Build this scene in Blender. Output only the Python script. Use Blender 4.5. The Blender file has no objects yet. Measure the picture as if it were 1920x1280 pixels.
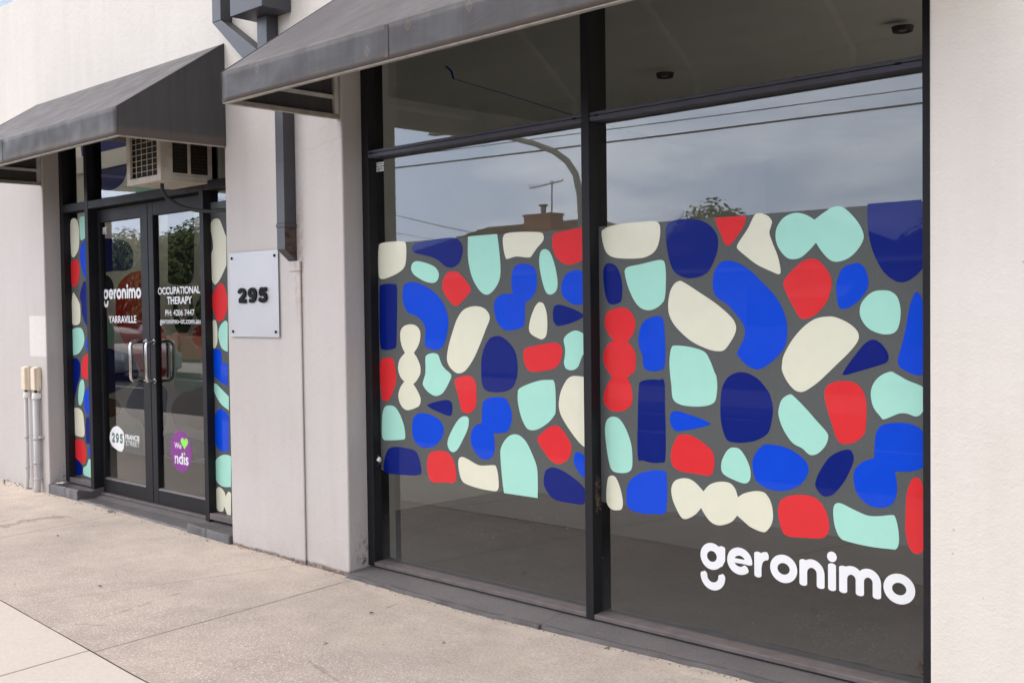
import bpy, bmesh, math, random
from mathutils import Vector, Matrix, noise
R = math.radians
C = bpy.context.scene
col = C.collection
random.seed(7)

# ---------------------------------------------------------------- camera
cam = bpy.data.objects.new('camera', bpy.data.cameras.new('camera'))
col.objects.link(cam); C.camera = cam
cam.data.sensor_width = 36; cam.data.lens = 38.94
cam.data.clip_start = .05; cam.data.clip_end = 2500
cam.matrix_world = Matrix(((0.71689, -0.01141, 0.69709, 0),
                           (0.69706, 0.03037, -0.71637, -3.670),
                           (-0.01299, 0.99947, 0.02972, 1.45), (0, 0, 0, 1)))

# ---------------------------------------------------------------- sky and sun
SUN_AZ = math.atan2(-.75, -.66); SUN_EL = R(48)
w = bpy.data.worlds.new('World'); C.world = w; w.use_nodes = True
nt = w.node_tree; N = nt.nodes; Lk = nt.links
bg = N['Background']
sky = N.new('ShaderNodeTexSky'); sky.sky_type = 'NISHITA'; sky.sun_disc = False
sky.sun_elevation = SUN_EL; sky.sun_rotation = SUN_AZ; sky.air_density = 1.2; sky.dust_density = 2
tc = N.new('ShaderNodeTexCoord')
sp = N.new('ShaderNodeSeparateXYZ'); Lk.new(tc.outputs['Generated'], sp.inputs[0])
# clouds on a flat ceiling: direction divided by its height
mx = N.new('ShaderNodeMath'); mx.operation = 'MAXIMUM'; mx.inputs[1].default_value = 0; Lk.new(sp.outputs[2], mx.inputs[0])
ad = N.new('ShaderNodeMath'); ad.operation = 'ADD'; ad.inputs[1].default_value = .22; Lk.new(mx.outputs[0], ad.inputs[0])
dv = N.new('ShaderNodeVectorMath'); dv.operation = 'DIVIDE'
cb = N.new('ShaderNodeCombineXYZ')
for i in range(3): Lk.new(ad.outputs[0], cb.inputs[i])
Lk.new(tc.outputs['Generated'], dv.inputs[0]); Lk.new(cb.outputs[0], dv.inputs[1])
n1 = N.new('ShaderNodeTexNoise'); n1.inputs['Scale'].default_value = 1.7; n1.inputs['Detail'].default_value = 7; n1.inputs['Roughness'].default_value = .55
Lk.new(dv.outputs[0], n1.inputs['Vector'])
r1 = N.new('ShaderNodeValToRGB'); Lk.new(n1.outputs[0], r1.inputs[0])
r1.color_ramp.elements[0].position = .42; r1.color_ramp.elements[0].color = (19, 21.8, 27.5, 1)
r1.color_ramp.elements[1].position = .62; r1.color_ramp.elements[1].color = (30, 31.5, 35, 1)
# whiter and thicker cloud overhead
r2 = N.new('ShaderNodeValToRGB'); Lk.new(mx.outputs[0], r2.inputs[0])
r2.color_ramp.elements[0].position = .25; r2.color_ramp.elements[0].color = (0, 0, 0, 1)
r2.color_ramp.elements[1].position = .75; r2.color_ramp.elements[1].color = (1, 1, 1, 1)
m2 = N.new('ShaderNodeMixRGB'); Lk.new(r2.outputs[0], m2.inputs[0]); Lk.new(r1.outputs[0], m2.inputs[1]); m2.inputs[2].default_value = (22, 19.6, 17.6, 1)
m3 = N.new('ShaderNodeMixRGB'); m3.inputs[0].default_value = .85
Lk.new(sky.outputs[0], m3.inputs[1]); Lk.new(m2.outputs[0], m3.inputs[2])
# the cloud is thinner, and so brighter, over the left end of the street
mg = N.new('ShaderNodeMapRange'); mg.inputs[1].default_value = -1; mg.inputs[2].default_value = 1; mg.inputs[3].default_value = 1.35; mg.inputs[4].default_value = .42
Lk.new(sp.outputs[0], mg.inputs[0])
m4 = N.new('ShaderNodeVectorMath'); m4.operation = 'SCALE'; Lk.new(m3.outputs[0], m4.inputs[0]); Lk.new(mg.outputs[0], m4.inputs['Scale'])
Lk.new(m4.outputs[0], bg.inputs[0]); bg.inputs[1].default_value = .1
sl = bpy.data.lights.new('sun', 'SUN'); sl.energy = .7; sl.angle = R(25); sl.color = (1, .95, .88)
so = bpy.data.objects.new('sun', sl); col.objects.link(so)
sd = Vector((math.sin(SUN_AZ) * math.cos(SUN_EL), math.cos(SUN_AZ) * math.cos(SUN_EL), math.sin(SUN_EL)))
so.rotation_euler = (-sd).to_track_quat('-Z', 'Y').to_euler()
so.location = sd * 60
C.view_settings.view_transform = 'Standard'; C.view_settings.look = 'None'
C.view_settings.exposure = .18; C.view_settings.gamma = 1
C.cycles.max_bounces = 10; C.cycles.transparent_max_bounces = 16; C.cycles.glossy_bounces = 5
C.cycles.caustics_reflective = False; C.cycles.caustics_refractive = False

# ---------------------------------------------------------------- materials
def rgb(c): return (c[0], c[1], c[2], 1)
class NT:
    """small wrapper for building node materials"""
    def __init__(s, name, rough=.6, spec=.5, metal=0.):
        s.m = bpy.data.materials.new(name); s.m.use_nodes = True
        s.t = s.m.node_tree; s.b = s.t.nodes['Principled BSDF']
        s.b.inputs['Roughness'].default_value = rough
        s.b.inputs['Specular IOR Level'].default_value = spec
        s.b.inputs['Metallic'].default_value = metal
        s.geo = s.t.nodes.new('ShaderNodeTexCoord')
        s.pos = s.geo.outputs['Object']
    def n(s, k): return s.t.nodes.new('ShaderNode' + k)
    def l(s, a, b): s.t.links.new(a, b)
    def val(s, x, i):
        if hasattr(x, 'is_output'): s.l(x, i)
        elif isinstance(x, (tuple, list)): i.default_value = rgb(x) if len(i.default_value) == 4 else x
        else: i.default_value = x
    def math(s, op, a, b=0., c=None):
        q = s.n('Math'); q.operation = op; s.val(a, q.inputs[0]); s.val(b, q.inputs[1])
        if c is not None: s.val(c, q.inputs[2])
        return q.outputs[0]
    def xyz(s):
        q = s.n('SeparateXYZ'); s.l(s.pos, q.inputs[0]); return q.outputs
    def scl(s, v):
        q = s.n('Mapping'); q.inputs['Scale'].default_value = v; s.l(s.pos, q.inputs[0]); return q.outputs[0]
    def noise(s, scale, det=3, rough=.5, vec=None, dist=0):
        q = s.n('TexNoise'); q.inputs['Scale'].default_value = scale; q.inputs['Detail'].default_value = det
        q.inputs['Roughness'].default_value = rough; q.inputs['Distortion'].default_value = dist
        s.l(vec or s.pos, q.inputs['Vector']); return q.outputs[0]
    def voro(s, scale, feat='F1', out='Distance', vec=None):
        q = s.n('TexVoronoi'); q.feature = feat; q.inputs['Scale'].default_value = scale
        s.l(vec or s.pos, q.inputs['Vector']); return q.outputs[out]
    def ramp(s, f, *st):
        q = s.n('ValToRGB'); s.l(f, q.inputs[0]); e = q.color_ramp.elements
        while len(e) < len(st): e.new(.5)
        for k, (p, c) in zip(e, st):
            k.position = p; k.color = rgb(c) if isinstance(c, (tuple, list)) else (c, c, c, 1)
        return q.outputs[0]
    def mix(s, f, a, b, mode='MIX'):
        q = s.n('MixRGB'); q.blend_type = mode; s.val(f, q.inputs[0]); s.val(a, q.inputs[1]); s.val(b, q.inputs[2]); return q.outputs[0]
    def band(s, v, lo, hi, soft):
        a = s.n('MapRange'); a.interpolation_type = 'SMOOTHSTEP'; s.val(v, a.inputs[0])
        a.inputs[1].default_value = lo - soft; a.inputs[2].default_value = lo + soft
        b = s.n('MapRange'); b.interpolation_type = 'SMOOTHSTEP'; s.val(v, b.inputs[0])
        b.inputs[1].default_value = hi - soft; b.inputs[2].default_value = hi + soft
        return s.math('SUBTRACT', a.outputs[0], b.outputs[0])
    def step(s, v, at, soft):
        a = s.n('MapRange'); a.interpolation_type = 'SMOOTHSTEP'; s.val(v, a.inputs[0])
        a.inputs[1].default_value = at - soft; a.inputs[2].default_value = at + soft; return a.outputs[0]
    def col(s, c): s.val(c, s.b.inputs['Base Color']); return s
    def rough(s, c): s.val(c, s.b.inputs['Roughness']); return s
    def bump(s, h, dist, st=1.):
        q = s.n('Bump'); q.inputs['Distance'].default_value = dist; q.inputs['Strength'].default_value = st
        s.l(h, q.inputs['Height']); s.l(q.outputs[0], s.b.inputs['Normal']); return s

def plain(name, c, rough=.6, spec=.5, metal=0., var=.12, scale=18, bump=0.):
    t = NT(name, rough, spec, metal)
    f = t.noise(scale, 4)
    t.col(t.mix(1, c, t.ramp(f, (.3, 1 - var), (.7, 1 + var * .6)), 'MULTIPLY'))
    t.rough(t.math('ADD', t.math('MULTIPLY', f, .2), rough - .1))
    if bump: t.bump(t.noise(scale * 14, 3), bump)
    return t.m

def m_facade():
    t = NT('painted_render', .85, .25); X, Y, Z = t.xyz()
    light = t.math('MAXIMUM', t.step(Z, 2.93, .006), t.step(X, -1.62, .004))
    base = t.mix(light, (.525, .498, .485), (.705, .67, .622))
    # repainted rectangle beside the meter boxes
    pt = t.math('MULTIPLY', t.band(X, -8.97, -8.664, .006), t.band(Z, 1.12, 1.44, .006))
    base = t.mix(t.math('MULTIPLY', pt, .8), base, (.72, .69, .67))
    streak = t.noise(1.6, 5, .6, t.scl((5, 5, .55)))
    base = t.mix(1, base, t.ramp(streak, (.32, (.965, .96, .95)), (.6, (1, 1, 1)), (.8, (1.01, 1.01, 1.015))), 'MULTIPLY')
    blot = t.noise(.8, 6, .65)
    base = t.mix(1, base, t.ramp(blot, (.35, (.95, .94, .93)), (.6, (1.01, 1.01, 1.01))), 'MULTIPLY')
    # grime at the foot and dark flecks low in the reveal corners
    foot = t.math('MULTIPLY', t.math('SUBTRACT', 1, t.step(Z, .1, .11)), t.ramp(t.noise(9, 5, .6), (.35, 0), (.75, 1)))
    base = t.mix(t.math('MULTIPLY', foot, .55), base, (.33, .29, .26))
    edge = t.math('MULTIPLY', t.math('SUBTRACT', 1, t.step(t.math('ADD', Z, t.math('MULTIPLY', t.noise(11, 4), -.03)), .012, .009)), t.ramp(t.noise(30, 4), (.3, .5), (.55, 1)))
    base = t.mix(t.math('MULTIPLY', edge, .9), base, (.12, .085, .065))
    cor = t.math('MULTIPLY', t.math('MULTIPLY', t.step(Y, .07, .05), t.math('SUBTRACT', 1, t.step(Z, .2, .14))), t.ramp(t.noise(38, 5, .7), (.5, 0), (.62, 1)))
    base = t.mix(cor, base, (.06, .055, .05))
    # rust run beside the downpipe end
    ru = t.math('MULTIPLY', t.math('MULTIPLY', t.band(X, -5.27, -5.20, .015), t.band(Z, 1.45, 2.05, .15)), t.ramp(t.noise(25, 4), (.35, 0), (.65, 1)))
    base = t.mix(t.math('MULTIPLY', ru, .5), base, (.36, .24, .17))
    # faint hairline crack round the pier
    cw = t.math('ADD', Z, t.math('MULTIPLY', t.noise(3, 4), .12))
    ck = t.math('MULTIPLY', t.band(cw, 2.425, 2.429, .002), t.band(X, -5.2, -4.8, .05))
    base = t.mix(t.math('MULTIPLY', ck, .35), base, (.3, .27, .25))
    drip = t.math('MULTIPLY', t.ramp(t.noise(2.2, 3, .5, t.scl((9, 9, .35))), (.60, 0), (.70, 1)), t.step(Z, 3.15, .5))
    base = t.mix(t.math('MULTIPLY', drip, .10), base, (.36, .34, .31))
    sp_ = t.voro(7, 'F1'); base = t.mix(t.math('MULTIPLY', t.math('LESS_THAN', sp_, .035), .5), base, (.32, .3, .28))
    t.col(base)
    h = t.math('ADD', t.noise(95, 4, .6), t.math('MULTIPLY', t.noise(22, 3), 1.3))
    return t.bump(h, .0028, .75).m

def m_pavement():
    t = NT('weathered_concrete', .88, .2); X, Y, Z = t.xyz()
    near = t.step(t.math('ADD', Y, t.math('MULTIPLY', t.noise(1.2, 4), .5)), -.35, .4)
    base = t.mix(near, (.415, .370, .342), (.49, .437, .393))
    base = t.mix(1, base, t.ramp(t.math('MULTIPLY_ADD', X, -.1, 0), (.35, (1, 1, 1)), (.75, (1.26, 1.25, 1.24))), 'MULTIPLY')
    base = t.mix(1, base, t.ramp(t.noise(1.1, 6, .62), (.3, (.80, .80, .81)), (.55, (1, .99, .98)), (.8, (1.08, 1.06, 1.03))), 'MULTIPLY')
    base = t.mix(1, base, t.ramp(t.noise(6, 5, .6), (.35, (.93, .92, .91)), (.65, (1.04, 1.04, 1.04))), 'MULTIPLY')
    grain = t.noise(95, 4, .7)
    base = t.mix(1, base, t.ramp(grain, (.32, (.74, .72, .71)), (.52, (1, 1, 1)), (.7, (1.18, 1.17, 1.15))), 'MULTIPLY')
    # exposed pebbles, more of them away from the wall
    am = t.math('ADD', t.math('MULTIPLY', t.math('SUBTRACT', 1, near), .17), .05)
    pe = t.math('MULTIPLY', t.math('LESS_THAN', t.voro(62), am), t.math('GREATER_THAN', t.noise(5, 4), .40))
    base = t.mix(t.math('MULTIPLY', pe, .8), base, (.72, .67, .60))
    pd = t.math('LESS_THAN', t.voro(57), .11)
    base = t.mix(t.math('MULTIPLY', pd, .4), base, (.20, .18, .165))
    cv = t.voro(.55, 'DISTANCE_TO_EDGE', vec=None)
    wb = t.math('ADD', cv, t.math('MULTIPLY', t.math('SUBTRACT', t.noise(12, 4), .5), .03))
    ck = t.math('MULTIPLY', t.math('LESS_THAN', t.math('ABSOLUTE', wb), .0035), t.math('GREATER_THAN', t.noise(.9, 2), .54))
    base = t.mix(t.math('MULTIPLY', ck, .4), base, (.17, .145, .125))
    gm = t.math('LESS_THAN', t.voro(3.1), .045); base = t.mix(t.math('MULTIPLY', gm, .35), base, (.24, .215, .20))
    # pale slurry strip along the sill stone
    sl_ = t.math('MULTIPLY', t.band(t.math('ADD', Y, t.math('MULTIPLY', t.noise(7, 3), .05)), -.09, .01, .025), t.ramp(t.noise(5, 4), (.4, 0), (.6, 1)))
    base = t.mix(t.math('MULTIPLY', sl_, .45), base, (.60, .53, .45))
    # joints struck across the slab
    jit = t.math('MULTIPLY', t.math('SUBTRACT', t.noise(9, 3), .5), .012)
    def joint(base, x0, k, wd, st, ylo, yhi):
        v = t.math('ABSOLUTE', t.math('SUBTRACT', t.math('ADD', t.math('SUBTRACT', X, t.math('MULTIPLY', Y, k)), jit), x0))
        m = t.math('MULTIPLY', t.math('SUBTRACT', 1, t.step(v, wd, wd * .5)), t.band(Y, ylo, yhi, .06))
        m = t.math('MULTIPLY', m, t.ramp(t.noise(14, 3), (.3, .5), (.6, 1)))
        return t.mix(t.math('MULTIPLY', m, st), base, (.12, .10, .085)), m
    base, j1 = joint(base, -7.42, -.06, .006, .6, -1.6, .02)
    base, j2 = joint(base, -4.775, -.07, .0055, .85, -1.6, -.06)
    base, j3 = joint(base, -5.26, .305, .005, .45, -1.3, -.02)
    base, j4 = joint(base, -9.3, -.03, .006, .5, -1.6, .02)
    base, j5 = joint(base, -1.2, -.03, .006, .6, -1.6, .02)
    base, j6 = joint(base, -8.55, .35, .006, .35, -.5, .1)
    t.col(base)
    h = t.math('ADD', t.math('MULTIPLY', t.noise(150, 3, .7), .5), t.math('MULTIPLY', t.noise(40, 4), .6))
    h = t.math('SUBTRACT', h, t.math('MULTIPLY', t.math('ADD', j1, j2), 1.2))
    return t.bump(h, .003, .8).m

def m_slab():
    t = NT('smooth_footpath_concrete', .8, .25); X, Y, Z = t.xyz()
    base = t.mix(t.noise(1.3, 5, .6), (.59, .54, .50), (.52, .475, .44))
    base = t.mix(1, base, t.ramp(t.noise(60, 4), (.3, .93), (.7, 1.04)), 'MULTIPLY')
    u = t.math('ADD', X, t.math('MULTIPLY', Y, .10))
    md = t.math('ABSOLUTE', t.math('SUBTRACT', t.math('MODULO', t.math('ADD', u, 100 + 4.855 - 1.5 * 0), 1.34), 0.0))
    q = t.math('FRACT', t.math('DIVIDE', t.math('ADD', u, 4.86 + 26.8), 1.34))
    d = t.math('MINIMUM', q, t.math('SUBTRACT', 1, q))
    m = t.math('SUBTRACT', 1, t.step(d, .0045, .002))
    base = t.mix(t.math('MULTIPLY', m, .8), base, (.13, .11, .095))
    t.col(base); return t.bump(t.math('SUBTRACT', t.noise(90, 4), m), .0015, .6).m

def m_stone():
    t = NT('bluestone', .6, .45); X, Y, Z = t.xyz()
    base = t.mix(t.noise(3, 5, .6), (.18, .165, .165), (.095, .09, .094))
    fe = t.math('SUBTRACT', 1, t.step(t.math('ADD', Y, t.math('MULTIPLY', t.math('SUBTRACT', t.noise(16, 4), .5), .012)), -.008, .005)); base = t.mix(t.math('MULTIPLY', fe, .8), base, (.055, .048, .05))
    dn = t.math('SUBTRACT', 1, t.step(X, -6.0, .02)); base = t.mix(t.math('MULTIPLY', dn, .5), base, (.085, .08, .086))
    base = t.mix(1, base, t.ramp(t.noise(140, 3, .6), (.3, .75), (.7, 1.25)), 'MULTIPLY')
    lt = t.ramp(t.noise(11, 5, .7, dist=1), (.66, 0), (.72, 1))
    base = t.mix(t.math('MULTIPLY', lt, .25), base, (.42, .38, .34))
    t.col(base); t.rough(t.ramp(t.noise(5, 3), (.3, .45), (.7, .75)))
    return t.bump(t.noise(70, 5, .7), .003, .7).m

def m_canvas():
    t = NT('charcoal_canvas', .62, .35); X, Y, Z = t.xyz()
    base = t.mix(t.noise(2.2, 5, .6), (.050, .047, .050), (.066, .062, .063))
    base = t.mix(1, base, t.ramp(t.noise(2.2, 4, .6, t.scl((14, 14, .8))), (.3, .86), (.7, 1.12)), 'MULTIPLY')
    # dust bleached by the sky on the slope, brown dirt along the hem
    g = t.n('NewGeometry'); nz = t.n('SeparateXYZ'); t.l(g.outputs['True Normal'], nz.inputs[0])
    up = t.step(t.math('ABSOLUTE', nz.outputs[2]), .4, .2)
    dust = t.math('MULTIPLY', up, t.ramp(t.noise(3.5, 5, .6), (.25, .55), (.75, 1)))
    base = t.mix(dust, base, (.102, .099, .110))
    cr = t.noise(5, 5, .65, t.scl((1.2, 3, 3)), 2.5)
    sc = t.math('MULTIPLY', up, t.ramp(cr, (.66, 0), (.70, 1), (.74, 0)))
    base = t.mix(t.math('MULTIPLY', sc, .30), base, (.40, .38, .38))
    hem = t.math('SUBTRACT', 1, t.step(t.math('ADD', Z, t.math('MULTIPLY', t.noise(12, 4), .03)), 2.525, .016))
    base = t.mix(t.math('MULTIPLY', hem, .75), base, (.10, .078, .066))
    # snail-like rust rings on the valance
    ring = None
    for sx_, sz_ in ((-4.559, 2.605), (-3.457, 2.605), (-3.725, 2.545), (-3.095, 2.61), (-2.4, 2.58)):
        d = t.math('ADD', t.math('ABSOLUTE', t.math('SUBTRACT', X, sx_)), t.math('MULTIPLY', t.math('ABSOLUTE', t.math('SUBTRACT', Z, sz_)), .8))
        q_ = t.math('MULTIPLY', t.math('ADD', t.band(d, .013, .021, .003), t.math('MULTIPLY', t.math('LESS_THAN', d, .010), .55)), t.math('SUBTRACT', 1, up))
        ring = q_ if ring is None else t.math('MAXIMUM', ring, q_)
    base = t.mix(t.math('MULTIPLY', ring, .5), base, (.15, .11, .085))
    t.col(base); t.rough(t.ramp(t.noise(8, 3), (.3, .5), (.7, .72)))
    wv = t.math('ADD', t.noise(4, 4, .6, t.scl((1, 2.5, 2.5)), 1.2), t.math('MULTIPLY', t.noise(320, 2), .04))
    return t.bump(wv, .004, .5).m

def m_glass():
    m = bpy.data.materials.new('window_glass'); m.use_nodes = True; t = m.node_tree; t.nodes.clear()
    o = t.nodes.new('ShaderNodeOutputMaterial'); mx_ = t.nodes.new('ShaderNodeMixShader')
    tr = t.nodes.new('ShaderNodeBsdfTransparent'); tr.inputs[0].default_value = (.93, .95, .94, 1)
    gl = t.nodes.new('ShaderNodeBsdfGlossy'); gl.inputs['Roughness'].default_value = 0.0; gl.inputs[0].default_value = (.92, .95, .97, 1)
    fr = t.nodes.new('ShaderNodeFresnel'); fr.inputs[0].default_value = 1.94
    tcn = t.nodes.new('ShaderNodeTexCoord'); no = t.nodes.new('ShaderNodeTexNoise'); no.inputs['Scale'].default_value = 1.1; no.inputs['Detail'].default_value = 1
    bp = t.nodes.new('ShaderNodeBump'); bp.inputs['Distance'].default_value = .0008; bp.inputs['Strength'].default_value = .8
    t.links.new(tcn.outputs['Object'], no.inputs['Vector']); t.links.new(no.outputs[0], bp.inputs['Height'])
    t.links.new(bp.outputs[0], gl.inputs['Normal'])
    # a film of dust low down and a scatter of spots
    sx = t.nodes.new('ShaderNodeSeparateXYZ'); t.links.new(tcn.outputs['Object'], sx.inputs[0])
    mr = t.nodes.new('ShaderNodeMapRange'); mr.inputs[1].default_value = .42; mr.inputs[2].default_value = .06; mr.inputs[3].default_value = .002; mr.inputs[4].default_value = .05
    t.links.new(sx.outputs[2], mr.inputs[0])
    vo = t.nodes.new('ShaderNodeTexVoronoi'); vo.inputs['Scale'].default_value = 26; t.links.new(tcn.outputs['Object'], vo.inputs['Vector'])
    lt = t.nodes.new('ShaderNodeMath'); lt.operation = 'LESS_THAN'; lt.inputs[1].default_value = .055; t.links.new(vo.outputs['Distance'], lt.inputs[0])
    n2 = t.nodes.new('ShaderNodeTexNoise'); n2.inputs['Scale'].default_value = 2.3; t.links.new(tcn.outputs['Object'], n2.inputs['Vector'])
    g2 = t.nodes.new('ShaderNodeMath'); g2.operation = 'GREATER_THAN'; g2.inputs[1].default_value = .52; t.links.new(n2.outputs[0], g2.inputs[0])
    ml = t.nodes.new('ShaderNodeMath'); ml.operation = 'MULTIPLY'; t.links.new(lt.outputs[0], ml.inputs[0]); t.links.new(g2.outputs[0], ml.inputs[1])
    m5 = t.nodes.new('ShaderNodeMath'); m5.operation = 'MULTIPLY_ADD'; m5.inputs[1].default_value = .38
    t.links.new(ml.outputs[0], m5.inputs[0]); t.links.new(mr.outputs[0], m5.inputs[2])
    # a splash of lime specks low on the right-hand pane
    v2 = t.nodes.new('ShaderNodeTexVoronoi'); v2.inputs['Scale'].default_value = 105; t.links.new(tcn.outputs['Object'], v2.inputs['Vector'])
    l2 = t.nodes.new('ShaderNodeMath'); l2.operation = 'LESS_THAN'; l2.inputs[1].default_value = .10; t.links.new(v2.outputs['Distance'], l2.inputs[0])
    vd = t.nodes.new('ShaderNodeVectorMath'); vd.operation = 'MULTIPLY_ADD'; vd.inputs[1].default_value = (3.2, 0, 9); vd.inputs[2].default_value = (6.5, 0, -1.75)
    t.links.new(tcn.outputs['Object'], vd.inputs[0])
    vl = t.nodes.new('ShaderNodeVectorMath'); vl.operation = 'LENGTH'; t.links.new(vd.outputs[0], vl.inputs[0])
    n3 = t.nodes.new('ShaderNodeTexNoise'); n3.inputs['Scale'].default_value = 14; t.links.new(tcn.outputs['Object'], n3.inputs['Vector'])
    a3 = t.nodes.new('ShaderNodeMath'); a3.operation = 'ADD'; t.links.new(vl.outputs['Value'], a3.inputs[0]); t.links.new(n3.outputs[0], a3.inputs[1])
    l3 = t.nodes.new('ShaderNodeMath'); l3.operation = 'LESS_THAN'; l3.inputs[1].default_value = 1.25; t.links.new(a3.outputs[0], l3.inputs[0])
    m6 = t.nodes.new('ShaderNodeMath'); m6.operation = 'MULTIPLY'; t.links.new(l2.outputs[0], m6.inputs[0]); t.links.new(l3.outputs[0], m6.inputs[1])
    m7 = t.nodes.new('ShaderNodeMath'); m7.operation = 'MAXIMUM'; t.links.new(m6.outputs[0], m7.inputs[0]); t.links.new(ml.outputs[0], m7.inputs[1])
    t.links.new(m7.outputs[0], m5.inputs[0])
    df = t.nodes.new('ShaderNodeBsdfDiffuse'); df.inputs[0].default_value = (.62, .64, .64, 1)
    m1 = t.nodes.new('ShaderNodeMixShader'); t.links.new(m5.outputs[0], m1.inputs[0]); t.links.new(tr.outputs[0], m1.inputs[1]); t.links.new(df.outputs[0], m1.inputs[2])
    t.links.new(fr.outputs[0], mx_.inputs[0]); t.links.new(m1.outputs[0], mx_.inputs[1]); t.links.new(gl.outputs[0], mx_.inputs[2])
    t.links.new(mx_.outputs[0], o.inputs[0]); return m
def m_clear():
    m = bpy.data.materials.new('glass_back'); m.use_nodes = True; t = m.node_tree; t.nodes.clear()
    o = t.nodes.new('ShaderNodeOutputMaterial'); tr = t.nodes.new('ShaderNodeBsdfTransparent'); t.links.new(tr.outputs[0], o.inputs[0]); return m
def m_film(c, a):
    m = bpy.data.materials.new('frosted_film'); m.use_nodes = True; t = m.node_tree; t.nodes.clear()
    o = t.nodes.new('ShaderNodeOutputMaterial'); tr = t.nodes.new('ShaderNodeBsdfTransparent'); tr.inputs[0].default_value = (.7, .72, .73, 1)
    df = t.nodes.new('ShaderNodeBsdfDiffuse'); df.inputs[0].default_value = rgb(c)
    tn = t.nodes.new('ShaderNodeTexNoise'); tn.inputs['Scale'].default_value = 180; tn.inputs['Detail'].default_value = 2
    mr = t.nodes.new('ShaderNodeMapRange'); mr.inputs[3].default_value = a - .12; mr.inputs[4].default_value = a + .12
    t.links.new(tn.outputs[0], mr.inputs[0])
    mx_ = t.nodes.new('ShaderNodeMixShader'); t.links.new(mr.outputs[0], mx_.inputs[0]); t.links.new(tr.outputs[0], mx_.inputs[1]); t.links.new(df.outputs[0], mx_.inputs[2])
    t.links.new(mx_.outputs[0], o.inputs[0]); return m

M = {}
M['facade'] = m_facade(); M['pave'] = m_pavement(); M['slab'] = m_slab(); M['stone'] = m_stone(); M['canvas'] = m_canvas()
M['glass'] = m_glass(); M['clear'] = m_clear(); M['film'] = m_film((.130, .140, .138), .74)
M['alu'] = plain('charcoal_aluminium', (.014, .0135, .016), .55, .22, 0, .2, 9)
M['alu_sky'] = plain('skylit_aluminium', (.062, .062, .082), .5, .35, 0, .2, 9)  # the charcoal frame metal with sky light on the transom put into its colour
M['alu_dusty'] = plain('dusty_aluminium', (.135, .115, .115), .55, .4, 0, .25, 14)
M['rail'] = plain('awning_rail', (.36, .33, .29), .5, .5, 0, .25, 20)
M['rafter'] = plain('awning_rafter', (.55, .54, .50), .5, .5, 0, .2, 12)
M['pipe'] = plain('painted_steel_pipe', (.050, .051, .062), .45, .5, 0, .18, 7)
M['pipe_rust'] = plain('rusty_pipe_end', (.085, .06, .05), .8, .3, 0, .6, 30)
M['cream'] = plain('cream_vinyl', (.69, .69, .55), .45, .3, 0, .02)
M['mint'] = plain('mint_vinyl', (.36, .69, .58), .45, .3, 0, .02)
M['blue'] = plain('blue_vinyl', (.0, .058, .60), .4, .3, 0, .03)
M['navy'] = plain('navy_vinyl', (.0, .010, .165), .4, .3, 0, .03)
M['red'] = plain('red_vinyl', (.66, .028, .034), .42, .3, 0, .03)
M['white'] = plain('white_vinyl', (.78, .80, .82), .4, .3, 0, .02)
M['purple'] = plain('purple_vinyl', (.22, .03, .26), .4, .3, 0, .03)
M['lime'] = plain('lime_vinyl', (.28, .80, .10), .4, .3, 0, .03)
M['sage'] = plain('grey_green_vinyl', (.12, .19, .17), .5, .3, 0, .03)
M['plate'] = plain('brushed_aluminium', (.49, .49, .505), .42, .5, .35, .05, 4)
M['black'] = plain('black_plastic', (.006, .006, .007), .35, .6, 0, .2, 20)
M['chrome'] = plain('polished_steel', (.62, .61, .6), .18, .5, 1, .1, 6)
M['ac'] = plain('aged_white_enamel', (.58, .53, .45), .5, .4, 0, .25, 13)
M['acdark'] = plain('coil_dark', (.045, .035, .03), .7, .3, 0, .4, 60)
M['boxc'] = plain('cream_plastic', (.72, .62, .49), .5, .4, 0, .08, 10)
M['pvc'] = plain('grey_pvc', (.50, .49, .50), .45, .4, 0, .08, 10)
M['ceil'] = plain('plaster_ceiling', (.84, .835, .80), .9, .2, 0, .05, 3)
M['inwall'] = plain('interior_paint', (.72, .73, .69), .9, .2, 0, .05, 3)
M['carpet'] = plain('dark_carpet', (.04, .038, .036), .95, .1, 0, .3, 60)
M['pale_floor'] = plain('pale_bounce_floor', (.72, .70, .66), .5, .4, 0, .05, 5)
M['lobby'] = plain('lobby_tiles', (.22, .21, .19), .5, .4, 0, .1, 5)
M['road'] = plain('asphalt', (.045, .045, .046), .8, .3, 0, .3, 40, .003)
M['grass'] = plain('grass', (.07, .11, .035), .9, .2, 0, .4, 3)
M['paint'] = plain('road_paint', (.62, .62, .60), .7, .3, 0, .1, 20)
M['gritm'] = plain('brown_grit', (.16, .125, .10), .95, .1, 0, .4, 40)
M['joint'] = plain('dark_joint', (.11, .09, .075), .95, .1, 0, .4, 40)
M['brick'] = plain('red_brick', (.48, .20, .12), .85, .2, 0, .3, 30)
M['tile'] = plain('terracotta_tile', (.17, .105, .085), .8, .2, 0, .35, 12)
M['tiled'] = plain('dark_roof_tile', (.07, .065, .065), .8, .2, 0, .3, 12)
M['hwall'] = plain('weatherboard', (.52, .50, .45), .8, .2, 0, .05, 5)
M['dglass'] = plain('dark_house_window', (.03, .035, .04), .1, .7, 0, .1, 5)
M['bark'] = plain('bark', (.09, .07, .05), .9, .2, 0, .4, 12)
M['galv'] = plain('galvanised_steel', (.34, .35, .33), .5, .5, .3, .1, 8)
M['cable'] = plain('black_cable', (.02, .022, .02), .6, .4, 0, .1, 8)
M['tyre'] = plain('tyre', (.02, .02, .02), .8, .3, 0, .1, 8)
M['car'] = plain('silver_car_paint', (.45, .46, .48), .3, .6, .3, .04, 3)
M['web'] = plain('dusty_web', (.16, .12, .09), .95, .1, 0, .4, 60)
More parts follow.
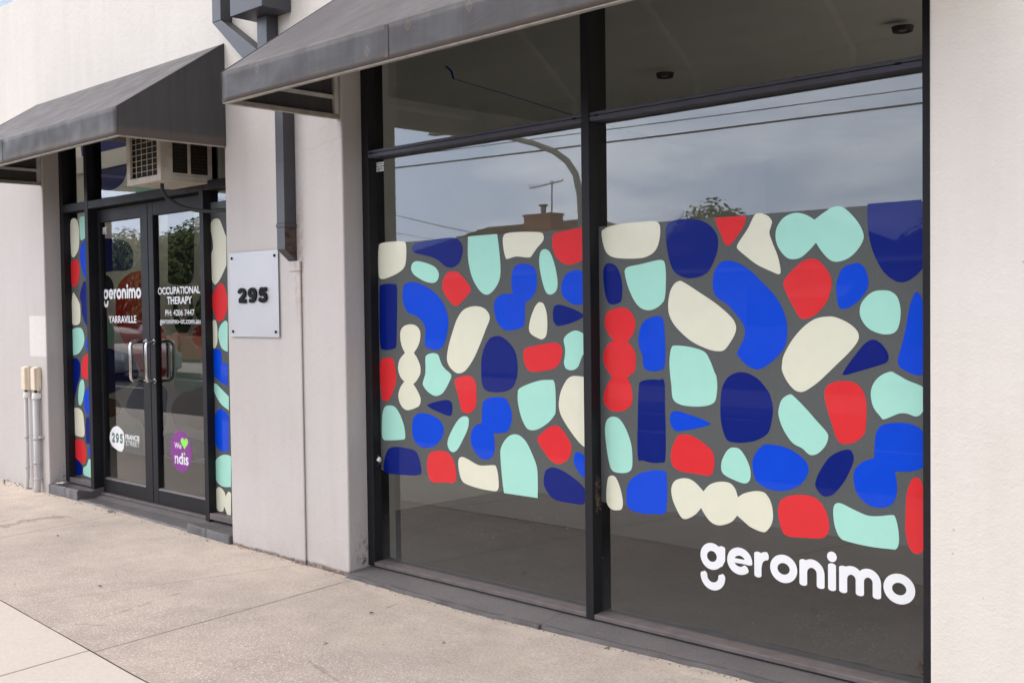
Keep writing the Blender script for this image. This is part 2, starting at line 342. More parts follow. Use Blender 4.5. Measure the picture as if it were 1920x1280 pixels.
M['weed'] = plain('weed_leaf', (.10, .16, .03), .7, .3, 0, .4, 40)
M['leafo'] = plain('dry_orange_leaf', (.62, .27, .07), .7, .3, 0, .2, 40)
M['paper'] = plain('white_paper', (.78, .78, .76), .6, .3, 0, .05, 20)
M['tan'] = plain('dim_tan_paint', (.20, .115, .06), .9, .2, 0, .05, 5)
M['indark'] = plain('dim_black_paint', (.02, .022, .028), .9, .2, 0, .05, 5)
def leafmat():
    t = NT('foliage', .55, .3); t.col(t.mix(t.noise(1.2, 3), (.09, .15, .04), (.22, .27, .09))); return t.m
M['leaf'] = leafmat()

# ---------------------------------------------------------------- object helpers
def tag(o, label=None, cat=None, group=None, kind=None):
    for k, v in (('label', label), ('category', cat), ('group', group), ('kind', kind)):
        if v: o[k] = v
    return o
def thing(name, loc, label, cat, group=None, rz=0):
    o = bpy.data.objects.new(name, None); col.objects.link(o); o.location = loc; o.rotation_euler.z = rz
    o.empty_display_size = .1
    return tag(o, label, cat, group)
def hang(o, parent):
    # meshes are modelled in place: parenting must not move them
    if parent is not None:
        o.parent = parent
        o.matrix_parent_inverse = parent.matrix_basis.inverted()
class MB:
    def __init__(s): s.v = []; s.f = []; s.mi = []; s.sm = []
    def face(s, idx, mi=0, sm=False): s.f.append(idx); s.mi.append(mi); s.sm.append(sm)
    def box(s, x0, x1, y0, y1, z0, z1, mi=0):
        n = len(s.v)
        s.v += [(x, y, z) for z in (z0, z1) for y in (y0, y1) for x in (x0, x1)]
        for q in ((0, 2, 3, 1), (4, 5, 7, 6), (0, 1, 5, 4), (2, 6, 7, 3), (0, 4, 6, 2), (1, 3, 7, 5)):
            s.face([n + i for i in q], mi)
        return s
    def hexa(s, p, mi=0):          # eight corners, bottom ring then top ring
        n = len(s.v); s.v += [tuple(q) for q in p]
        for q in ((3, 2, 1, 0), (4, 5, 6, 7), (0, 1, 5, 4), (1, 2, 6, 5), (2, 3, 7, 6), (3, 0, 4, 7)): s.face([n + i for i in q], mi)
        return s
    def quad(s, p, mi=0):
        n = len(s.v); s.v += [tuple(q) for q in p]; s.face(list(range(n, n + len(p))), mi); return s
    def tube(s, pts, r, seg=10, mi=0, caps=True, square=False):
        pts = [Vector(p) for p in pts]; n0 = len(s.v); k = len(pts)
        up = Vector((0, 0, 1)); prev = None
        for i, p in enumerate(pts):
            d = (pts[min(i + 1, k - 1)] - pts[max(i - 1, 0)]).normalized()
            if prev is None:
                a = d.cross(up) if abs(d.z) < .9 else d.cross(Vector((0, 1, 0)))
                a.normalize()
            else:
                a = (prev - d * prev.dot(d)).normalized()
            prev = a; b = d.cross(a)
            rr = r[i] if isinstance(r, (list, tuple)) else r
            for j in range(seg):
                t = 2 * math.pi * (j + (.5 if square else 0)) / seg
                s.v.append(tuple(p + (a * math.cos(t) + b * math.sin(t)) * rr))
        for i in range(k - 1):
            for j in range(seg):
                a_ = n0 + i * seg + j; b_ = n0 + i * seg + (j + 1) % seg
                s.face([a_, b_, b_ + seg, a_ + seg], mi, not square)
        if caps:
            s.face([n0 + j for j in range(seg)][::-1], mi); s.face([n0 + (k - 1) * seg + j for j in range(seg)], mi)
        return s
    def prism(s, poly, y0, y1, mi=0, ax='y'):   # polygon in (x, z) extruded along y, or in (y, z) along x
        n = len(s.v); k = len(poly)
        for yy in (y0, y1):
            for a, b in poly: s.v.append((a, yy, b) if ax == 'y' else (yy, a, b) if ax == 'x' else (a, b, yy))
        s.face([n + i for i in range(k)], mi); s.face([n + k + i for i in range(k)][::-1], mi)
        for i in range(k):
            j = (i + 1) % k; s.face([n + i, n + j, n + k + j, n + k + i][::-1], mi)
        return s
    def build(s, name, mats, parent=None, bevel=0, seg=2, recalc=True, shade=False):
        me = bpy.data.meshes.new(name); me.from_pydata(s.v, [], s.f); me.update()
        if not isinstance(mats, (list, tuple)): mats = [mats]
        for m in mats: me.materials.append(M[m] if isinstance(m, str) else m)
        for p, mi, sm in zip(me.polygons, s.mi, s.sm): p.material_index = mi; p.use_smooth = sm or shade
        if recalc:
            b = bmesh.new(); b.from_mesh(me); bmesh.ops.recalc_face_normals(b, faces=b.faces); b.to_mesh(me); b.free()
        o = bpy.data.objects.new(name, me); col.objects.link(o)
        hang(o, parent)
        if bevel:
            q = o.modifiers.new('bevel', 'BEVEL'); q.width = bevel; q.segments = seg; q.limit_method = 'ANGLE'; q.angle_limit = R(35)
        return o
def smooth_loop(pts, sub=6):
    """closed Catmull-Rom through points (x, z, corner)"""
    out = []; n = len(pts)
    for i in range(n):
        p0, p1, p2, p3 = pts[i - 1], pts[i], pts[(i + 1) % n], pts[(i + 2) % n]
        if p1[2]: p0 = p1
        if p2[2]: p3 = p2
        if p1[2] and p2[2]: out.append((p1[0], p1[1])); continue
        for k in range(sub):
            t = k / sub; r = []
            for a in (0, 1):
                m1 = (p2[a] - p0[a]) * .5; m2_ = (p3[a] - p1[a]) * .5
                h = t * t * t; g = t * t
                r.append((2 * h - 3 * g + 1) * p1[a] + (h - 2 * g + t) * m1 + (3 * g - 2 * h) * p2[a] + (h - g) * m2_)
            out.append(tuple(r))
    return out
def text_shape(body, x0, x1, z0, z1, y, mat, name, parent, bold=0., depth=.0006, bevel=0., keep=False):
    """letters built as a mesh in the facade plane, fitted to the box x0..x1, z0..z1"""
    cu = bpy.data.curves.new(name, 'FONT'); cu.body = body; cu.size = 1; cu.offset = bold; cu.extrude = 0
    cu.resolution_u = 6
    tmp = bpy.data.objects.new(name, cu); col.objects.link(tmp)
    bpy.context.view_layer.update()
    dg = bpy.context.evaluated_depsgraph_get()
    me = bpy.data.meshes.new_from_object(tmp.evaluated_get(dg), depsgraph=dg)
    bpy.data.objects.remove(tmp); me.name = name
    xs = [v.co.x for v in me.vertices]; ys = [v.co.y for v in me.vertices]
    sx = (x1 - x0) / (max(xs) - min(xs)); sy = (z1 - z0) / (max(ys) - min(ys))
    mnx, mny = min(xs), min(ys)
    for v in me.vertices: v.co = Vector((x0 + (v.co.x - mnx) * sx, y, z0 + (v.co.y - mny) * sy))
    b = bmesh.new(); b.from_mesh(me)
    if depth > .002:
        r = bmesh.ops.extrude_face_region(b, geom=list(b.faces))
        vs = [g for g in r['geom'] if isinstance(g, bmesh.types.BMVert)]
        bmesh.ops.translate(b, verts=vs, vec=(0, -depth, 0))
    bmesh.ops.recalc_face_normals(b, faces=b.faces); b.to_mesh(me); b.free()
    me.materials.clear(); me.materials.append(M[mat])
    for p in me.polygons: p.material_index = 0
    o = bpy.data.objects.new(name, me); col.objects.link(o); hang(o, parent)
    if bevel:
        q = o.modifiers.new('bevel', 'BEVEL'); q.width = bevel; q.segments = 2; q.limit_method = 'ANGLE'; q.angle_limit = R(50)
    return o
def ground_z(x, y):
    ks = [(-40, .12), (-14, .085), (-9.65, .064), (-8.66, .049), (-8.15, .045), (-6.0, .014), (-4.83, 0), (-3.88, -.014), (-2.47, .008), (-1.6, .012), (6, .02), (40, .02)]
    z = ks[0][1]
    for (a, za), (b, zb) in zip(ks, ks[1:]):
        if a <= x <= b: z = za + (zb - za) * (x - a) / (b - a)
    if x > 40: z = .02
    return z * max(0, 1 + y / 3.2) + .0167 * min(0, max(y, -4.2))

for k in ('cream', 'mint', 'blue', 'navy', 'red'):
    bs = M[k].node_tree.nodes['Principled BSDF']; bs.inputs['Coat Weight'].default_value = .38; bs.inputs['Coat Roughness'].default_value = .015; bs.inputs['Coat IOR'].default_value = 1.40; bs.inputs['Specular IOR Level'].default_value = .1
M['black'].node_tree.nodes['Principled BSDF'].inputs['Specular IOR Level'].default_value = .06

SHAPES = '''
L c -4.74,1.815 -4.633,1.819 -4.55,1.815 -4.53,1.791 -4.532,1.724 -4.548,1.678 -4.606,1.647 -4.702,1.623 -4.75,1.623 -4.765,1.645 -4.767,1.727 -4.761,1.788
L n -4.479,1.782 -4.454,1.8 -4.399,1.806 -4.281,1.814 -4.185,1.816 -4.129,1.806 -4.097,1.776 -4.092,1.738 -4.113,1.691 -4.151,1.667 -4.189,1.664 -4.226,1.673 -4.283,1.707 -4.341,1.726 -4.44,1.746 -4.475,1.758
L m k-4.051,1.815 k-3.844,1.816 -3.834,1.763 -3.824,1.671 -3.826,1.61 -3.846,1.568 -3.886,1.532 -3.926,1.52 -3.97,1.54 -4.014,1.591 -4.04,1.648 -4.053,1.717
L c -3.799,1.804 -3.773,1.816 -3.672,1.816 -3.558,1.807 -3.535,1.79 -3.539,1.766 -3.576,1.736 -3.6,1.713 -3.621,1.694 -3.65,1.693 -3.716,1.7 -3.775,1.691 -3.788,1.7 -3.8,1.737 -3.805,1.78
L r -3.463,1.797 -3.385,1.807 -3.309,1.814 k-3.268,1.808 k-3.27,1.682 -3.312,1.66 -3.35,1.65 -3.388,1.648 -3.426,1.662 -3.461,1.692 -3.478,1.734 -3.479,1.775
L m -3.528,1.727 -3.496,1.711 -3.469,1.658 -3.451,1.587 -3.453,1.541 -3.475,1.518 -3.507,1.514 -3.531,1.537 -3.554,1.602 -3.565,1.667 -3.556,1.714
L b -3.428,1.54 -3.42,1.575 -3.389,1.609 -3.342,1.623 -3.305,1.616 k-3.271,1.599 k-3.273,1.471 -3.315,1.463 -3.352,1.465 -3.398,1.487 -3.423,1.514
L n -3.457,1.464 -3.422,1.462 -3.345,1.441 k-3.278,1.413 -3.346,1.386 -3.423,1.368 -3.458,1.367 -3.478,1.389 -3.482,1.424 -3.475,1.453
L m -4.492,1.676 -4.476,1.699 -4.436,1.706 -4.362,1.691 -4.303,1.67 -4.275,1.64 -4.278,1.611 -4.3,1.592 -4.335,1.589 -4.393,1.601 -4.463,1.632 -4.488,1.656
L r -4.165,1.644 -4.124,1.635 -4.069,1.592 -4.035,1.55 -4.057,1.522 -4.108,1.485 -4.15,1.465 -4.183,1.483 -4.23,1.526 -4.248,1.565 -4.237,1.609 -4.208,1.637
L b -4.561,1.565 -4.54,1.589 -4.499,1.597 -4.434,1.589 -4.345,1.557 -4.268,1.507 -4.222,1.448 -4.206,1.384 -4.22,1.319 -4.245,1.267 -4.284,1.241 -4.318,1.239 -4.362,1.247 -4.391,1.262 -4.39,1.298 -4.384,1.344 -4.399,1.377 -4.438,1.407 -4.488,1.427 -4.523,1.434 -4.548,1.464 -4.566,1.505
L n -4.746,1.588 -4.692,1.593 -4.634,1.59 -4.612,1.573 -4.615,1.431 -4.624,1.269 -4.635,1.245 -4.685,1.234 -4.744,1.235 -4.761,1.254 -4.766,1.364 -4.761,1.535 -4.759,1.576
L c -4.504,1.373 -4.459,1.365 -4.429,1.338 -4.428,1.298 -4.446,1.258 k-4.481,1.221 -4.453,1.192 -4.431,1.152 -4.43,1.119 -4.44,1.099 -4.466,1.07 k-4.49,1.056 -4.457,1.021 -4.433,0.982 -4.439,0.948 -4.469,0.93 -4.536,0.913 -4.577,0.923 -4.606,0.954 -4.614,0.994 -4.595,1.035 k-4.563,1.065 -4.594,1.089 -4.611,1.123 -4.612,1.148 -4.597,1.185 k-4.554,1.22 -4.579,1.256 -4.591,1.303 -4.585,1.34 -4.556,1.364
L c -4.1,1.441 -4.053,1.459 -3.999,1.464 -3.945,1.454 -3.91,1.427 -3.905,1.396 -3.93,1.352 -3.976,1.271 -4.022,1.201 -4.078,1.143 -4.125,1.124 -4.162,1.129 -4.204,1.158 -4.221,1.197 -4.207,1.262 -4.167,1.352 -4.138,1.403
L b -3.667,1.663 -3.622,1.656 -3.59,1.63 -3.581,1.579 -3.591,1.532 -3.62,1.497 k-3.659,1.478 -3.663,1.425 -3.668,1.377 -3.689,1.356 -3.756,1.344 -3.799,1.344 -3.833,1.365 -3.863,1.408 -3.872,1.458 -3.864,1.491 -3.83,1.515 -3.787,1.522 k-3.742,1.523 -3.75,1.553 -3.749,1.602 -3.734,1.644 -3.704,1.661
L c -3.564,1.478 -3.54,1.469 -3.521,1.425 -3.518,1.366 -3.526,1.321 -3.551,1.303 -3.583,1.309 -3.623,1.327 -3.637,1.353 -3.626,1.401 -3.601,1.449 -3.58,1.472
L n -3.856,1.316 -3.817,1.31 -3.766,1.28 -3.729,1.238 -3.717,1.184 -3.718,1.137 -3.731,1.094 -3.757,1.063 -3.804,1.045 -3.865,1.038 -3.927,1.042 -3.957,1.061 -3.968,1.098 -3.969,1.154 -3.964,1.209 -3.94,1.265 -3.904,1.303
L r -3.674,1.245 -3.657,1.26 -3.583,1.275 -3.503,1.286 -3.463,1.288 -3.432,1.27 -3.427,1.238 -3.441,1.197 -3.481,1.166 -3.545,1.153 -3.61,1.147 -3.651,1.158 -3.673,1.197
L m -3.416,1.302 -3.393,1.328 -3.347,1.345 -3.309,1.337 -3.279,1.315 -3.281,1.263 -3.307,1.223 -3.33,1.179 -3.365,1.162 -3.403,1.168 -3.416,1.194 -3.41,1.226 -3.408,1.261
L m -4.388,1.2 -4.363,1.217 -4.323,1.223 -4.289,1.215 -4.275,1.189 -4.257,1.16 -4.228,1.138 -4.2,1.122 -4.19,1.106 -4.211,1.07 -4.25,1.023 -4.289,1.003 -4.328,1.001 -4.377,1.021 -4.409,1.049 -4.411,1.069 -4.393,1.109 -4.389,1.147
L r -4.756,1.175 -4.729,1.188 -4.681,1.191 -4.649,1.18 -4.638,1.133 -4.628,1.095 -4.631,1.061 -4.659,1.005 -4.692,0.963 -4.73,0.952 -4.753,0.96 -4.763,1.015 -4.77,1.076 -4.77,1.136
L r -4.158,1.094 -4.116,1.108 -4.061,1.114 -4.024,1.099 -4.007,1.065 -4.006,1.002 -4.014,0.958 -4.046,0.93 -4.083,0.923 -4.115,0.933 -4.128,0.971 -4.15,1.034 -4.165,1.072
L m -3.707,1.062 -3.652,1.085 -3.57,1.107 -3.506,1.112 -3.482,1.109 -3.472,1.068 -3.472,0.968 -3.485,0.941 -3.525,0.906 -3.59,0.873 -3.639,0.867 -3.668,0.882 -3.696,0.926 -3.716,0.991 -3.717,1.04
L c -3.35,1.136 -3.304,1.134 k-3.278,1.126 k-3.283,0.806 -3.324,0.827 -3.377,0.875 -3.43,0.936 -3.449,0.976 -3.45,1.016 -3.436,1.064 -3.404,1.112 -3.377,1.131
L n k-4.386,0.948 -4.339,0.963 -4.261,0.979 -4.213,0.982 -4.189,0.968 -4.185,0.936 -4.195,0.906 -4.224,0.902 -4.282,0.914 -4.349,0.932
L m -4.693,0.93 -4.645,0.924 -4.604,0.886 -4.574,0.833 -4.563,0.787 -4.566,0.76 -4.587,0.751 -4.714,0.738 -4.751,0.743 -4.761,0.78 -4.753,0.877 -4.731,0.92
L b -4.42,0.903 -4.36,0.9 -4.292,0.878 -4.259,0.847 -4.257,0.808 -4.285,0.767 -4.334,0.734 -4.384,0.723 -4.444,0.725 -4.489,0.755 -4.505,0.798 -4.499,0.858 -4.47,0.893
L m -4.097,0.906 -4.069,0.901 -4.064,0.879 -4.075,0.84 -4.114,0.78 -4.152,0.732 -4.185,0.716 -4.214,0.727 -4.227,0.758 -4.212,0.798 -4.168,0.859 -4.13,0.894
L b -3.954,0.989 -3.919,1.006 -3.857,1.015 -3.805,1.011 -3.78,0.988 -3.761,0.946 -3.762,0.904 -3.782,0.859 -3.817,0.841 k-3.888,0.835 -3.881,0.784 -3.884,0.741 -3.907,0.711 -3.942,0.698 -3.987,0.704 -4.027,0.735 -4.051,0.778 -4.048,0.823 -4.02,0.862 k-3.97,0.879 -3.969,0.922 -3.964,0.966
L m -3.744,0.839 -3.706,0.834 -3.665,0.807 -3.625,0.75 -3.597,0.692 -3.592,0.627 k-3.594,0.544 k-3.821,0.544 -3.834,0.633 -3.841,0.713 -3.84,0.757 -3.818,0.795 -3.783,0.826
L r -3.477,0.899 -3.454,0.896 -3.415,0.866 -3.381,0.822 -3.378,0.788 -3.394,0.751 -3.425,0.728 -3.465,0.719 -3.504,0.73 -3.551,0.771 -3.583,0.807 -3.591,0.83 -3.57,0.85 -3.525,0.883
L b -3.351,0.781 -3.325,0.783 k-3.283,0.764 k-3.285,0.663 -3.322,0.682 -3.352,0.714 -3.363,0.742
L n -4.744,0.623 -4.726,0.665 -4.699,0.695 -4.64,0.708 -4.557,0.708 -4.485,0.699 -4.455,0.668 -4.435,0.603 -4.447,0.578 -4.488,0.566 -4.581,0.56 -4.697,0.557 -4.74,0.564 -4.753,0.584
L r -4.385,0.664 -4.365,0.695 -4.325,0.71 -4.257,0.716 -4.209,0.701 -4.177,0.659 -4.164,0.602 -4.17,0.569 -4.193,0.556 -4.251,0.553 -4.339,0.544 -4.373,0.562 -4.389,0.614
L c -4.144,0.681 -4.12,0.697 -4.078,0.69 -4.024,0.672 -3.979,0.665 -3.89,0.675 -3.872,0.667 -3.86,0.631 -3.856,0.576 -3.866,0.553 -3.892,0.546 -3.99,0.548 -4.09,0.561 -4.127,0.583 -4.145,0.636
L n -3.545,0.673 -3.52,0.693 -3.481,0.7 -3.418,0.685 -3.342,0.651 -3.3,0.621 k-3.286,0.602 k-3.286,0.579 -3.305,0.551 -3.328,0.543 -3.389,0.543 -3.483,0.549 -3.53,0.579 -3.554,0.618
R c -3.182,1.783 -3.167,1.799 -3.122,1.812 -3.011,1.819 -2.895,1.818 -2.869,1.81 -2.857,1.788 -2.862,1.734 -2.882,1.693 -2.92,1.67 -2.974,1.661 -3.084,1.666 -3.14,1.682 -3.168,1.718
R m -3.049,1.616 -3.029,1.627 -2.966,1.635 -2.882,1.648 -2.848,1.648 -2.834,1.633 -2.829,1.575 -2.835,1.491 -2.854,1.461 -2.892,1.44 -2.93,1.435 -2.969,1.447 -3.003,1.481 -3.034,1.538 -3.051,1.594
R n -2.824,1.792 -2.798,1.811 -2.726,1.816 -2.654,1.806 -2.606,1.782 -2.575,1.748 -2.565,1.713 -2.572,1.667 -2.6,1.61 -2.632,1.581 -2.692,1.567 -2.742,1.573 -2.786,1.598 -2.811,1.647 -2.825,1.714 -2.828,1.769
R n -3.141,1.646 -3.108,1.637 -3.081,1.602 -3.067,1.551 -3.069,1.501 -3.078,1.473 -3.111,1.463 -3.143,1.468 -3.163,1.503 -3.173,1.56 -3.174,1.611 -3.161,1.639
R r k-2.581,1.81 -2.516,1.811 -2.44,1.809 k-2.431,1.802 -2.443,1.769 -2.477,1.726 -2.507,1.698 -2.531,1.7 -2.548,1.735 -2.568,1.777
R c -2.475,1.688 -2.464,1.708 -2.424,1.757 -2.397,1.803 -2.381,1.815 -2.365,1.815 -2.333,1.803 -2.314,1.781 -2.317,1.762 -2.325,1.734 -2.311,1.694 -2.289,1.643 -2.278,1.598 -2.277,1.576 -2.287,1.571 -2.318,1.583 -2.382,1.612 -2.431,1.646 -2.467,1.674
R b -2.583,1.592 -2.559,1.623 -2.525,1.633 -2.478,1.625 -2.418,1.592 -2.344,1.528 -2.294,1.476 -2.26,1.415 -2.249,1.359 -2.254,1.304 -2.276,1.265 -2.321,1.224 -2.366,1.198 -2.395,1.195 -2.434,1.21 -2.471,1.244 -2.479,1.255 -2.464,1.284 -2.443,1.324 -2.443,1.364 -2.473,1.405 -2.519,1.451 -2.567,1.481 -2.587,1.504 -2.593,1.545
R c -2.757,1.557 -2.728,1.546 -2.657,1.506 -2.574,1.457 -2.506,1.405 -2.483,1.37 -2.487,1.336 -2.514,1.295 -2.541,1.268 -2.576,1.264 -2.624,1.273 -2.702,1.304 -2.774,1.358 -2.81,1.406 -2.819,1.454 -2.809,1.509 -2.787,1.544
R r -3.079,1.448 -3.039,1.441 -3.008,1.413 -2.995,1.376 -3.009,1.332 k-3.041,1.296 -3.01,1.27 -2.995,1.227 -2.999,1.183 -3.007,1.163 k-3.045,1.14 -3.024,1.106 -3.015,1.056 -3.025,1.018 -3.061,0.993 -3.105,0.985 -3.149,0.993 -3.178,1.023 -3.177,1.062 -3.156,1.107 k-3.127,1.137 -3.155,1.165 -3.178,1.204 -3.175,1.248 -3.15,1.287 k-3.119,1.3 -3.153,1.338 -3.169,1.376 -3.16,1.42 -3.127,1.439
R b -2.923,1.4 -2.892,1.408 -2.859,1.407 -2.844,1.388 -2.837,1.321 -2.836,1.242 -2.842,1.193 -2.857,1.178 -2.903,1.17 -2.941,1.178 -2.956,1.2 -2.959,1.24 -2.975,1.27 -2.98,1.314 -2.966,1.363 -2.946,1.388
R m -2.804,1.273 -2.782,1.284 -2.702,1.278 -2.638,1.261 -2.611,1.229 -2.587,1.177 -2.578,1.159 -2.574,1.118 -2.581,1.068 -2.598,1.046 -2.641,1.033 -2.705,1.029 -2.763,1.035 -2.798,1.057 -2.806,1.115 -2.813,1.175 -2.814,1.225
R m k-2.129,1.774 -2.085,1.801 -2.049,1.817 -2.015,1.815 -1.981,1.788 -1.947,1.747 -1.929,1.706 -1.936,1.675 -1.964,1.64 -1.998,1.618 -2.039,1.61 -2.068,1.62 -2.097,1.649 k-2.123,1.686 -2.151,1.659 -2.187,1.633 -2.224,1.627 -2.255,1.639 -2.286,1.676 -2.298,1.716 -2.292,1.754 -2.267,1.786 -2.235,1.802 -2.199,1.805 -2.162,1.794
R n k-1.913,1.818 k-1.709,1.818 -1.702,1.744 -1.693,1.678 k-1.681,1.607 -1.715,1.563 -1.752,1.534 -1.784,1.526 -1.816,1.536 -1.853,1.568 -1.886,1.626 -1.905,1.684 -1.913,1.742
R r -2.148,1.626 -2.115,1.619 -2.086,1.592 -2.062,1.553 -2.06,1.516 -2.075,1.468 -2.104,1.43 -2.146,1.401 -2.183,1.395 -2.201,1.409 -2.225,1.448 -2.25,1.492 -2.265,1.531 -2.256,1.553 -2.224,1.585 -2.181,1.617
R b -1.981,1.598 -1.953,1.602 -1.928,1.586 -1.914,1.554 -1.911,1.523 -1.923,1.492 -1.959,1.455 -1.994,1.435 -2.017,1.432 -2.031,1.446 -2.039,1.488 -2.038,1.531 -2.022,1.573 -2.004,1.591
R m -1.859,1.499 -1.827,1.495 -1.8,1.474 -1.788,1.433 -1.789,1.392 -1.8,1.356 -1.822,1.34 -1.86,1.339 -1.904,1.355 -1.931,1.381 -1.945,1.413 -1.94,1.45 -1.914,1.481 -1.887,1.496
R c -2.075,1.404 -2.04,1.4 -1.994,1.381 -1.96,1.355 -1.949,1.329 -1.96,1.302 -1.994,1.264 -2.041,1.221 -2.076,1.189 -2.118,1.152 -2.166,1.12 -2.193,1.112 -2.221,1.121 -2.252,1.153 -2.272,1.191 -2.273,1.214 -2.264,1.254 -2.226,1.315 -2.177,1.365 -2.128,1.395
R n -1.893,1.318 -1.865,1.306 -1.841,1.278 -1.833,1.252 -1.844,1.234 -1.876,1.222 -1.938,1.203 -1.995,1.186 -2.012,1.184 -2.015,1.189 -1.994,1.222 -1.96,1.265 -1.926,1.303
R b -1.726,1.49 -1.715,1.48 -1.702,1.447 -1.692,1.401 k-1.682,1.366 k-1.682,1.245 -1.698,1.208 -1.711,1.193 -1.737,1.194 -1.768,1.206 -1.792,1.222 -1.798,1.248 -1.784,1.299 -1.768,1.361 -1.755,1.432 -1.739,1.478
R n -2.969,1.123 -2.926,1.134 -2.873,1.135 -2.843,1.128 -2.84,1.003 -2.838,0.881 -2.843,0.789 -2.862,0.779 -2.907,0.773 -2.961,0.779 -2.99,0.792 -2.988,0.964 -2.981,1.095
R b -2.807,0.996 -2.777,1.005 -2.719,0.995 -2.648,0.978 k-2.604,0.962 -2.648,0.946 -2.72,0.929 -2.778,0.92 -2.804,0.935 -2.815,0.965
R m -3.129,0.961 -3.089,0.952 -3.054,0.91 -3.027,0.849 -3.02,0.793 -3.023,0.742 -3.044,0.72 -3.088,0.712 -3.133,0.718 -3.153,0.756 -3.168,0.832 -3.174,0.902 -3.162,0.944
R r -2.742,0.909 -2.699,0.904 -2.642,0.878 -2.6,0.846 -2.592,0.805 -2.598,0.763 -2.615,0.746 -2.636,0.744 -2.693,0.747 -2.751,0.749 -2.795,0.763 -2.811,0.792 -2.809,0.835 -2.79,0.879 -2.768,0.903
R n -2.461,1.181 -2.421,1.175 -2.376,1.151 -2.337,1.11 -2.325,1.088 -2.314,1.038 -2.322,0.987 -2.339,0.94 -2.387,0.911 -2.424,0.9 -2.477,0.893 -2.524,0.898 -2.544,0.926 -2.558,0.978 -2.56,1.042 -2.553,1.107 -2.529,1.151 -2.498,1.172
R m -2.497,0.872 -2.47,0.868 -2.444,0.841 -2.424,0.803 -2.418,0.769 -2.425,0.742 -2.448,0.73 -2.492,0.738 -2.539,0.754 -2.557,0.773 -2.556,0.808 -2.538,0.845 -2.518,0.866
R b -2.408,0.827 -2.391,0.863 -2.365,0.888 -2.349,0.896 -2.291,0.896 -2.229,0.881 -2.18,0.852 -2.16,0.821 -2.165,0.793 -2.192,0.754 -2.236,0.728 -2.28,0.717 -2.331,0.718 -2.376,0.733 -2.398,0.756 -2.408,0.793
R c -3.137,0.696 -3.113,0.687 -3.089,0.641 -3.076,0.586 -3.082,0.553 -3.102,0.544 -3.139,0.543 -3.165,0.563 -3.171,0.601 -3.166,0.652 -3.158,0.685
R b -3.049,0.658 -3.025,0.692 -2.985,0.718 -2.923,0.738 -2.87,0.745 -2.843,0.742 -2.835,0.723 -2.833,0.637 -2.838,0.588 -2.849,0.559 -2.902,0.551 -2.964,0.545 -3.019,0.551 -3.05,0.566 -3.055,0.613
R c -2.81,0.676 -2.788,0.709 -2.737,0.723 -2.693,0.713 k-2.646,0.677 -2.615,0.708 -2.567,0.725 -2.519,0.725 -2.492,0.704 k-2.479,0.67 -2.452,0.688 -2.405,0.703 -2.366,0.705 -2.344,0.694 -2.325,0.664 -2.317,0.62 -2.322,0.585 -2.341,0.555 -2.364,0.543 -2.42,0.556 -2.459,0.58 k-2.483,0.595 -2.513,0.564 -2.568,0.544 -2.61,0.552 -2.641,0.581 k-2.659,0.606 -2.688,0.575 -2.731,0.551 -2.76,0.554 -2.789,0.594 -2.807,0.634
R m -2.241,1.1 -2.221,1.093 -2.172,1.051 -2.124,1.004 -2.083,0.964 -2.076,0.942 -2.089,0.909 -2.119,0.879 -2.146,0.87 -2.164,0.876 -2.186,0.893 -2.229,0.912 -2.266,0.957 -2.287,1.006 -2.289,1.039 -2.274,1.079
R r -2.091,1.104 -2.082,1.137 -2.053,1.155 -2.012,1.161 -1.972,1.158 -1.941,1.137 -1.924,1.101 -1.92,1.054 -1.925,0.98 -1.939,0.955 -1.967,0.934 -2.001,0.924 -2.027,0.927 -2.042,0.945 -2.059,0.992 -2.082,1.061
R m -1.827,1.202 -1.806,1.195 -1.763,1.173 -1.711,1.154 -1.693,1.135 k-1.682,1.102 -1.701,1.071 -1.716,1.05 -1.735,1.044 -1.764,1.052 -1.796,1.05 -1.85,1.027 -1.866,1.036 -1.894,1.071 -1.903,1.118 -1.893,1.155 -1.866,1.185
R b -1.866,0.999 -1.833,1.013 -1.774,1.018 -1.727,1.008 -1.701,0.985 k-1.683,0.956 k-1.683,0.897 -1.701,0.868 -1.732,0.849 -1.769,0.841 k-1.811,0.838 -1.804,0.801 -1.804,0.76 -1.818,0.722 -1.845,0.704 -1.878,0.698 -1.917,0.705 -1.957,0.738 -1.972,0.785 -1.968,0.828 -1.939,0.86 k-1.89,0.881 -1.889,0.93 -1.883,0.972
R n -2.002,0.903 -1.982,0.9 -1.972,0.875 -1.979,0.843 -2.008,0.786 -2.049,0.734 -2.084,0.716 -2.108,0.722 -2.129,0.747 -2.13,0.769 -2.113,0.809 -2.078,0.861 -2.042,0.888
R r -2.293,0.651 -2.28,0.681 -2.242,0.702 -2.187,0.712 -2.138,0.708 -2.102,0.684 -2.079,0.638 -2.074,0.595 -2.085,0.566 -2.115,0.551 -2.181,0.545 -2.243,0.541 -2.271,0.552 -2.287,0.59 -2.294,0.628
R m -2.055,0.679 -2.043,0.695 -2.02,0.696 -1.968,0.678 -1.917,0.664 -1.873,0.667 -1.824,0.677 -1.81,0.671 -1.799,0.631 -1.796,0.584 -1.805,0.556 -1.829,0.551 -1.907,0.549 -1.992,0.555 -2.029,0.566 -2.049,0.604 -2.056,0.646
R r -1.727,0.824 -1.714,0.815 -1.701,0.776 -1.694,0.721 -1.695,0.634 -1.699,0.582 -1.709,0.558 -1.727,0.548 -1.746,0.552 -1.762,0.579 -1.771,0.624 -1.771,0.676 -1.767,0.754 -1.754,0.801 -1.74,0.821
A c -8.588,2.17 -8.539,2.201 -8.481,2.189 -8.448,2.141 -8.437,2.047 -8.458,1.955 -8.52,1.905 -8.551,1.898 -8.584,1.918 -8.596,2.045
A m -8.429,2.191 -8.386,2.207 k-8.306,2.199 k-8.315,2.045 -8.397,2.021 -8.423,2.046 -8.431,2.119
